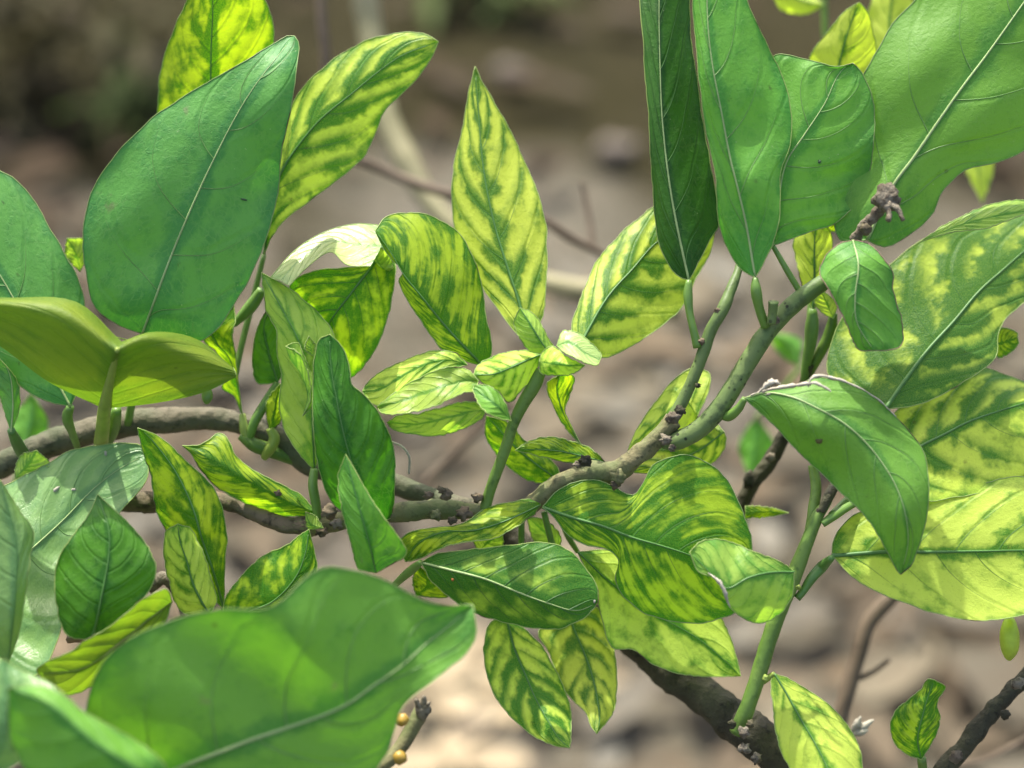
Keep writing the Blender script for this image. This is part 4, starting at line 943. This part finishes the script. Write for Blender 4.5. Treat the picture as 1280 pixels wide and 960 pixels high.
leaf(Ff, '-20,980 0,930 8,880 6,824', '-20,980 -50,900 -30,850 6,824', '-20,980 60,930 100,900 75,863 47,846 19,834 6,824', z=(-66, -70, -66), e=(4, 4), kind='pale', rib=None, wave=1.5, label='pale blurred leaf behind the corner leaf')
for x, y, r in ((503, 900, 8), (500, 947, 9)):
    knob(Ff, x, y, -34, r, simple_leafy('dried_bud_skin', (0.34, 0.22, 0.03), 0.1), 'bud', (1, 1, 1), 0.25, x)
knob(Ff, 529, 886, -26, 9, 'dead', 'dried_calyx', (1, 1.2, 0.8), 0.7, 5)
for k, (dx, dy) in enumerate(((-9, -14), (2, -18), (9, -10))):
    stem(Ff, f'{528},{888},-26,4 {528+dx*.6},{888+dy*.6},-27,4 {528+dx},{888+dy},-28,2', 'dead', 'dried_sepal', 8, 6, 0.3, 700)

# --- small wrinkled leaf on its own stalk
W_ = thing('citrus_shoot', 'lone small wrinkled yellow-green leaf on a thin stalk at the bottom', 'shoot', P(1162, 1010, 6), G)
stem(W_, '1168,1040,10,5 1160,995,8,5 1154,965,6,6 1152,948,4,6', 'shoot', 'stalk', 24, 8, 0.06)
leaf(W_, '1152,950 1147,926 1155,888 1161,868 1168,850', '1152,950 1130,941 1117,926 1113,907 1120,888 1139,872 1152,860 1160,849 1168,850', '1152,950 1161,935 1171,916 1175,897 1171,879 1178,866 1182,859 1168,850', z=(4, 0, 2), e=(5, 5), kind='streak', rib='green', ribw=2, wave=1.5, bulge=0.7)

# --- bare dark twig at the lower right corner
H = thing('bare_twig', 'bare dark knobbly twig in the bottom right corner', 'twig', P(1170, 985, 10), 'bare twigs')
stem(H, '1165,990,8,12 1180,962,8,12 1202,938,8,11 1224,908,8,11 1249,880,9,10 1272,856,10,11 1300,830,12,11', 'dark', 'bark_stem', 60, 12, 0.22)
knob(H, 1256, 893, 2, 6, 'dark', 'bud', (1, 1, 1), 0.6, 80)
knob(H, 1195, 946, -4, 8, 'dead', 'leaf_scar', (1, 1, 0.5), 0.5, 81)
knob(H, 1272, 854, 0, 9, 'dead', 'bud', (1, 0.8, 1), 0.6, 82)

# --- dried petals caught behind the pale leaf at the bottom
Q = thing('dried_flower', 'whitish dried flower behind the pale yellow leaf at the bottom', 'flower', P(1072, 912, 30), None)
for k, (a, b) in enumerate(((( 1066, 915), (1076, 896)), ((1068, 915), (1092, 900)), ((1066, 918), (1085, 912)))):
    stem(Q, f'{a[0]},{a[1]},30,3 {(a[0]+b[0])/2},{(a[1]+b[1])/2},28,6 {b[0]},{b[1]},27,1.5', RIM['white'], 'petal', 10, 6, 0.4, 500)

# --- thin pale tendril
stem(B, '488,552,10,1.5 502,558,10,1.5 511,570,10,1.5 511,592,12,1.5', RIM['white'], 'tendril', 20, 6, 0.05)

# scabs and marks on the blades
for lf, x, y, rx, ry, a, m in ((CURVED, 1027, 552, 6, 4, 0.5, 'brown'), (CURVED, 963, 494, 5, 1.5, 0, 'dry'), (BIG, 308, 247, 5, 1.5, -0.3, 'dark'), (ACROSS, 566, 724, 2.5, 2.5, 0, 'orange'), (ACROSS, 743, 752, 2, 3, 0, 'dry'),
                              (QUILT, 70, 610, 6, 3, 0.8, 'dry'), (QUILT, 92, 614, 3, 2, 0.2, 'dry'), (QUILT, 131, 566, 2, 4, 0, 'dry'), (CRUMP, 1027, 202, 3, 2.5, 0, 'dark')):
    blemish(lf, x, y, rx, ry, a, m, int(x))
# ------------------------------------------------------------------ blurred branches and sprigs behind
def back_branch(label, path, mat, name='background_branch', extra=()):
    p0 = pts(path)[0]
    t = thing(name, label, 'branch', P(p0[0], p0[1], p0[2]), 'blurred branches behind the leaves')
    stem(t, path, mat, 'bark_stem', 50, 10, 0.15, 60)
    for e in extra:
        stem(t, e, mat, 'side_twig', 24, 8, 0.15, 60)
    return t
back_branch('thick pale blurred branch curving down from the top edge', '440,-60,330,17 456,0,330,17 463,40,330,16 480,140,320,16 505,195,310,16 545,262,300,15 620,325,290,14 690,356,280,13 760,368,270,13 850,392,260,12', 'farpale')
back_branch('thin brown blurred twig crossing behind the spear-shaped leaf', '395,180,200,7 450,200,190,7 487,216,190,7 525,231,185,7 560,242,180,7 620,258,180,6 682,277,180,6 716,299,180,6 745,313,180,5 790,350,180,4', 'far', extra=('741,311,180,4 738,280,185,4 728,228,190,3', ))
back_branch('thin blurred upright twig at the top left of the pale branch', '400,-40,200,6 402,20,200,6 407,75,200,6 400,150,200,5', 'far')
back_branch('brown blurred twig with a side spur at the lower right', '1130,730,100,9 1108,752,100,10 1086,778,100,10 1072,822,100,11 1060,860,100,11 1050,900,100,11 1040,960,100,11', 'far', extra=('1066,850,100,5 1088,842,100,4 1112,825,100,3',))
back_branch('faint pinkish blurred stem in the centre gap', '530,605,220,6 545,590,220,6 575,560,220,6 605,532,220,6 640,500,220,5', 'far')
back_branch('faint blurred twig at the right edge beside the bare dark twig', '1190,958,140,4 1230,950,140,4 1262,935,140,4 1300,915,140,4', 'far')

def back_leaves(label, items, stems, kind='mottle'):
    p0 = pts(stems[0])[0]
    t = thing('background_sprig', label, 'sprig', P(p0[0], p0[1], p0[2]), 'blurred leafy sprigs behind the leaves')
    for s in stems: stem(t, s, 'shoot', 'stem', 24, 8, 0.05)
    for (m, l, r, z) in items: leaf(t, m, l, r, z=(z, z), e=(4, 4), kind=kind, rib='green')
back_leaves('blurred bright green sprig at the top edge between the tall leaf and yellow tip',
    [('960,-30 995,-2 1030,6', '960,-30 990,-20 1030,6', '960,-30 975,10 1005,18 1030,6', 90), ('1110,90 1112,40 1116,-30', '1110,90 1084,50 1090,0 1116,-30', '1110,90 1140,50 1142,0 1116,-30', 70)],
    ['1035,150,110,5 1033,80,110,5 1030,0,110,5 1028,-60,110,5', '1035,150,110,4 1080,120,90,4 1110,88,70,4'], 'yellow')
back_leaves('blurred yellow-green leaf seen under the top right leaf', [('1222,150 1222,200 1228,255', '1222,150 1205,200 1228,255', '1222,150 1242,205 1228,255', 110)], ['1222,155,110,4 1215,60,110,4 1200,-40,110,4'], 'yellow')
back_leaves('blurred green leaf behind the fork of the green limb', [('945,520 944,560 938,600', '945,520 924,555 938,600', '945,520 968,560 938,600', 150), ('1000,460 985,430 960,415', '1000,460 972,440 960,415', '1000,460 1000,425 960,415', 150)], ['938,598,150,5 930,650,150,5 920,720,160,5', '945,522,150,3 975,490,150,3 1000,460,150,3'], 'mid')
back_leaves('blurred green leaf below the leaves at the left edge', [('30,560 40,525 40,490', '30,560 15,530 40,490', '30,560 60,535 40,490', 90)], ['30,555,90,4 20,600,90,4 5,660,90,4'], 'mid')
